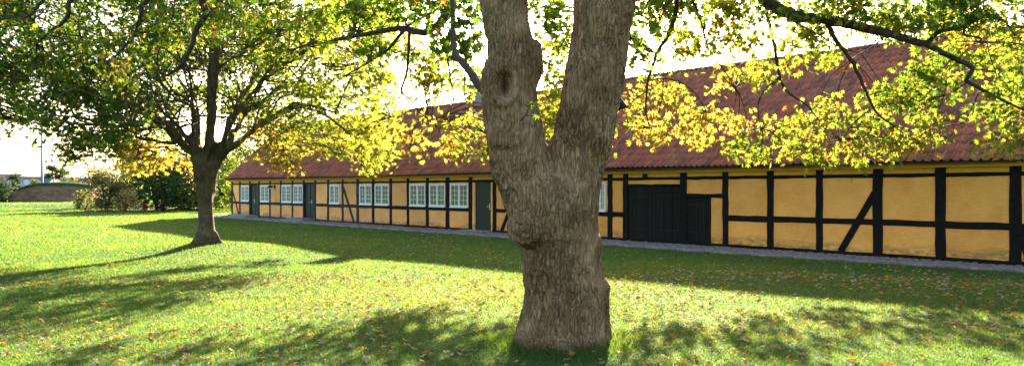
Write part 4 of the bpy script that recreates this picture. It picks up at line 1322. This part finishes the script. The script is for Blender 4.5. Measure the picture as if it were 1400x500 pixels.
far_tree('boundary_shrub', 222, 62, 1.75, .82, 0, (0.040, 0.045, 0.026), 'low dark rounded shrub under the dark spreading tree', 'shrub', 900, .02, .10)
far_tree('pine_tree', 76, 170, 5.4, 6.4, 0, (0.045, 0.075, 0.045), 'flat topped pine tree far behind the old brick wall', 'tree', 1800, 3.4, .36, None, 9, 0, .6, .2)
far_tree('broad_tree', 19, 150, 3.4, 4.2, 0, (0.03, 0.055, 0.035), 'small dark round tree behind the left end of the wall', 'tree', 1200, 1.0, .3)
far_tree('broad_tree', 98, 160, 5, 4.0, 0, (0.12, 0.12, 0.05), 'pale olive tree behind the right part of the brick wall', 'tree', 1200, .8, .32)
far_tree('broad_tree', 128, 120, 6, 4.9, 0, (0.10, 0.075, 0.04), 'brownish tree just behind the tall olive grey shrub', 'tree', 1800, .8, .3)
far_tree('broad_tree', 48, 145, 3, 3.1, 0, (0.07, 0.09, 0.04), 'low green tree in front of the far blue roof', 'tree', 900, .5, .28)
# tree behind the right part of the house, dark in the gap between the branches
far_tree('broad_tree', 1262, 34, 6.0, 9.6, 0, (0.05, 0.10, 0.025), 'green tree showing above the ridge at the right of the roof', 'tree', 4200, 2.5, .22, None, 16)

# old brick wall with turf on its crown
def old_wall():
    Z = 88.0
    t = empty('brick_wall', ((60 - CX) / F_PX * Z, Z, 0))
    tag(t, 'old brown brick retaining wall with turf along its arched top', 'wall')
    prof = [(11, 263), (16, 261), (28, 258), (40, 255), (52, 253), (64, 252.3), (80, 252.5), (95, 253.2), (108, 254.5), (125, 257)]
    P = spline([(p[0], p[1]) for p in prof], 4)
    vs = []; fs = []; n = len(P); ox = (60 - CX) / F_PX * Z
    tv = []; tf = []
    for px, py in P:
        x = (px - CX) / F_PX * Z - ox; zt = EYE + (HY - py) / F_PX * Z
        vs += [(x, 0, .0), (x, .12, zt), (x, 3, zt), (x, 3, 0)]
        tv += [(x, -.08, zt - .02), (x, -.10, zt + .16 + random.uniform(-.04, .06)), (x, 1.5, zt + .30), (x, 3.2, zt + .1)]
    for i in range(n - 1):
        a, b = 4*i, 4*i + 4
        fs += [(a, b, b+1, a+1), (a+1, b+1, b+2, a+2), (a+2, b+2, b+3, a+3)]
        tf += [(a, b, b+1, a+1), (a+1, b+1, b+2, a+2), (a+2, b+2, b+3, a+3)]
    fs += [(0, 1, 2, 3), (4*n-1, 4*n-2, 4*n-3, 4*n-4)]; tf += [(0, 1, 2, 3), (4*n-1, 4*n-2, 4*n-3, 4*n-4)]
    MB().add(vs, fs).build('masonry', M['oldbrick'], t)
    MB().add(tv, tf).build('turf', M['lawn'], t, True)
old_wall()

# mast
def mast():
    Z = 130.0; x = (57.5 - CX) / F_PX * Z
    t = empty('flag_mast', (x, Z, 0)); tag(t, 'tall slim blue mast behind the old brick wall', 'mast')
    MB().tube([(0, 0, -.05), (0, 0, .6), (0, 0, 14.5)], [.22, .20, .16], 10).build('pole', M['mast_blue'], t, True)
    MB().tube([(0, 0, 14.5), (0, 0, 14.7), (0, 0, 14.8)], [.16, .17, .05], 10).build('cap', M['mast_blue'], t, True)
    MB().box(-.3, .3, -.3, .3, -.05, .12).build('base', M['stone'], t)
mast()

# far houses
def far_house(px, Z, w, d, hw, hr, rz, wm, rm, label):
    x = (px - CX) / F_PX * Z
    t = empty('far_house', (x, Z, 0), rz); tag(t, label, 'house')
    MB().box(-w/2, w/2, -d/2, d/2, -.05, hw).build('wall', M[wm], t)
    o = .25
    vs = [(-w/2-o, -d/2-o, hw-.1), (w/2+o, -d/2-o, hw-.1), (w/2+o, 0, hr), (-w/2-o, 0, hr), (-w/2-o, d/2+o, hw-.1), (w/2+o, d/2+o, hw-.1)]
    MB().add(vs, [(0,1,2,3), (3,2,5,4), (0,3,4), (1,5,2), (0,4,5,1)]).build('roof', M[rm], t)
    for k in range(max(1, int(w / 3.2))):
        xx = -w/2 + 1.2 + k * 3.0
        MB().box(xx, xx + 1.0, -d/2 - .04, -d/2 + .02, hw - 1.7, hw - .5).build('window', M['iron'], t)
far_house(33, 160, 7, 6, 2.2, 3.7, -.35, 'far_wall_white', 'far_roof_pale', 'far house with pale grey roof behind the brick wall')
far_house(45, 178, 9, 7, 2.9, 4.6, .1, 'far_wall_white', 'far_roof_blue', 'far house with dark blue roof left of the blue mast')
far_house(66, 185, 8, 7, 2.8, 4.2, .5, 'far_wall_white', 'far_roof_pale', 'far white house just right of the blue mast')
far_house(1, 190, 10, 8, 3.6, 5.4, 0, 'far_wall_white', 'far_roof_red', 'far house with reddish brown roof at the left edge')
far_house(106, 190, 7, 7, 2.9, 4.5, .2, 'far_wall_white', 'far_roof_blue', 'far house with dark blue roof right of the flat topped pine')

def small_things():
    p = gnd(189, 286.3); Z = p[1]
    t = empty('garden_wall', (p[0], p[1], p[2] - .02)); tag(t, 'low white garden wall between the pale shrub and the dark rounded shrub', 'wall')
    MB().box(-.7, 1.3, 0, .25, 0, .32).build('wall', M['far_wall_white'], t); MB().box(-.75, 1.35, -.03, .28, .322, .38).build('coping', M['far_wall_white'], t)
    p = gnd(199.5, 287); 
    t = empty('utility_box', (p[0], p[1], p[2] - .01)); tag(t, 'small red box standing by the low white garden wall', 'box')
    MB().box(-.22, .22, -.15, .15, 0, .62).build('body', M['red_paint'], t); MB().box(-.25, .25, -.18, .18, .622, .68).build('lid', M['red_paint'], t); MB().box(-.18, .18, -.165, -.152, .08, .56).build('door', M['red_paint'], t)
small_things()

# ================================================================== GRASS AND LEAF LITTER
def house_clear(X, Y, extra=.05):
    s = (X - HO[0]) * EX[0] + (Y - HO[1]) * EX[1]
    w = D0 - (X * EY[0] + Y * EY[1])
    sw = 2.05 - .60 * sstep(38, 47, s)
    return (w > sw + extra) | (s < -2.0)
def vnoise(X, Y, sc, seed):
    """smooth value noise, vectorised"""
    r = np.random.default_rng(seed); G = r.random((64, 64))
    x = X * sc + 1000; y = Y * sc + 1000
    i = np.floor(x).astype(int); j = np.floor(y).astype(int); fx = x - i; fy = y - j
    fx = fx*fx*(3-2*fx); fy = fy*fy*(3-2*fy)
    g = lambda a, b: G[a % 64, b % 64]
    return (g(i,j)*(1-fx)+g(i+1,j)*fx)*(1-fy) + (g(i,j+1)*(1-fx)+g(i+1,j+1)*fx)*fy

def grass():
    n1, n3 = 780000, 130000
    Z = np.concatenate([4.8 * (46/4.8) ** rng.random(n1), 42 * (120/42) ** rng.random(n3)])
    px = np.concatenate([rng.uniform(-240, 1640, n1), rng.uniform(-240, 420, n3)])
    X = (px - CX) / F_PX * Z
    ok = house_clear(X, Z) & (np.hypot(X - FT[0], (Z - FT[1])) > .42) & (np.hypot(X - LT[0], Z - LT[1]) > .3)
    X, Z = X[ok], Z[ok]; n = len(X)
    g = ground(X, Z)
    tall = 1 + 2.2 * np.exp(-((np.hypot(X - FT[0], Z - FT[1]) - .5) / .25) ** 2)
    pn = vnoise(X, Z, .9, 1) * .6 + vnoise(X, Z, 3.1, 2) * .4
    h = rng.uniform(.022, .050, n) * tall * (.7 + .6 * pn) * np.clip((Z / 13) ** .35, .8, 2.0)
    wd = .0034 * np.clip(Z / 6.5, .8, 14) * rng.uniform(.7, 1.4, n)
    a = rng.uniform(0, 2*np.pi, n); dx, dy = np.cos(a), np.sin(a)
    le = rng.normal(0, .55, n) * h; le2 = rng.normal(0, .55, n) * h
    base = np.stack([X, Z, g - .004], -1)
    side = np.stack([dx * wd, dy * wd, np.zeros(n)], -1)
    top = base + np.stack([le, le2, h], -1)
    V = np.stack([base - side, base + side, top], 1).reshape(-1, 3)
    Fq = np.arange(3 * n).reshape(-1, 3)
    A = np.array((0.030, 0.098, 0.018)); B = np.array((0.060, 0.140, 0.024)); Cc = np.array((0.125, 0.15, 0.065))
    t = np.clip(pn + rng.normal(0, .18, n), 0, 1)[:, None]
    col = A * (1 - t) + B * t
    patch = np.exp(-((X + 1.2) / 3.2) ** 2 - ((Z - 11.5) / 2.6) ** 2) + .8 * np.exp(-((X - 3.6) / 2.2) ** 2 - ((Z - 8.8) / 1.3) ** 2)
    dry = (rng.random(n) < .07 + .32 * patch + .30 * np.clip(vnoise(X, Z, .35, 5) - .45, 0, 1))
    col[dry] = Cc * rng.uniform(.7, 1.3, (dry.sum(), 1))
    col *= rng.uniform(.85, 1.15, (n, 1))
    o = link('lawn_grass', mesh_np('lawn_grass', V, Fq, M['grass'], np.repeat(col, 3, axis=0)))
    tag(o, 'short green grass blades covering the lawn', 'grass', kind='stuff')
grass()

LIT = {'brown': [(0.22, 0.13, 0.07), (0.17, 0.10, 0.055)], 'orange': [(0.42, 0.18, 0.03), (0.36, 0.14, 0.03)], 'yellow': [(0.52, 0.37, 0.05), (0.46, 0.30, 0.05)], 'pale tan': [(0.36, 0.27, 0.16), (0.44, 0.36, 0.25)]}
def litter():
    n = 13000
    Z = np.concatenate([np.sqrt(rng.uniform(5.0**2, 15**2, 7200)), rng.uniform(13, 30, n - 7200)])
    px = rng.uniform(-200, 1600, n); X = (px - CX) / F_PX * Z
    d = vnoise(X, Z, .5, 21) * .6 + vnoise(X, Z, 1.7, 22) * .4
    far_left = sstep(-7, -11, X) * sstep(17, 22, Z)
    keep = house_clear(X, Z, -.3) & (rng.random(n) < np.clip((d - .25) * 2.2, .05, 1) * (1 - .93 * far_left)) & (np.hypot(X - FT[0], Z - FT[1]) > .62) & (np.hypot(X - LT[0], Z - LT[1]) > .5)
    X, Z = X[keep], Z[keep]; n = len(X)
    S = rng.uniform(.042, .09, n)
    nn = np.stack([rng.normal(0, .32, n), rng.normal(0, .32, n), np.ones(n)], -1); nn /= np.linalg.norm(nn, axis=1)[:, None]
    t = rng.normal(0, 1, (n, 3)); t -= nn * np.sum(t * nn, 1)[:, None]; t /= np.linalg.norm(t, axis=1)[:, None]
    b = np.cross(t, nn)
    C = np.stack([X, Z, ground(X, Z) + rng.uniform(.022, .045, n)], -1)
    kinds = list(LIT); kk = rng.choice(4, n, p=[.30, .20, .15, .35])
    cols = np.array([LIT[kinds[k]][rng.integers(2)] for k in kk]) * rng.uniform(.8, 1.2, (n, 1))
    V0 = LV_R.copy(); V0[:, 2] = V0[:, 2] * -.7 + .10 * np.sin(V0[:, 0] * 9 + V0[:, 1] * 5)
    pxx = CX + F_PX * X / Z; pyy = HY - F_PX * (C[:, 2] - EYE) / Z
    vis = (pxx > 4) & (pxx < 1396) & (pyy < 497) & ~((pxx > 690) & (pxx < 846) & (pyy < 480))
    rank = np.where(vis, Z / S, 1e9); near = np.argsort(rank)[:300]
    mask = np.ones(n, bool); mask[near] = False
    o = link('fallen_leaves', leaves_mesh('fallen_leaves', C[mask], S[mask], cols[mask], (V0, LF_R), M['litter'], (b[mask], t[mask], nn[mask])))
    tag(o, 'scattered small brown and yellow fallen leaves over the whole lawn', 'leaves', kind='stuff')
    ms = {}
    for i in near:
        k = kinds[kk[i]]; v = int(i) % 2
        if (k, v) not in ms:
            ms[(k, v)] = mesh_np('fallen_leaf', V0, LF_R, M['litter'], np.tile(LIT[k][v], (len(V0), 1)))
        o = link('fallen_leaf', ms[(k, v)])
        mt = Matrix(np.stack([b[i], t[i], nn[i]], 1).tolist()).to_4x4() @ Matrix.Scale(float(S[i]), 4)
        mt.translation = Vector(C[i]); o.matrix_world = mt
        where = 'towards the left edge of the lawn' if pxx[i] < 380 else 'left of the big trunk' if pxx[i] < 740 else 'right of the big trunk' if pxx[i] < 1080 else 'towards the right edge of the lawn'
        near_w = 'near the bottom edge' if pyy[i] > 455 else 'a little farther back'
        tag(o, '%s fallen maple leaf %s, %s' % (k, where, near_w), 'leaf', 'fallen %s leaves %s, %s' % (k, where, near_w))
litter()
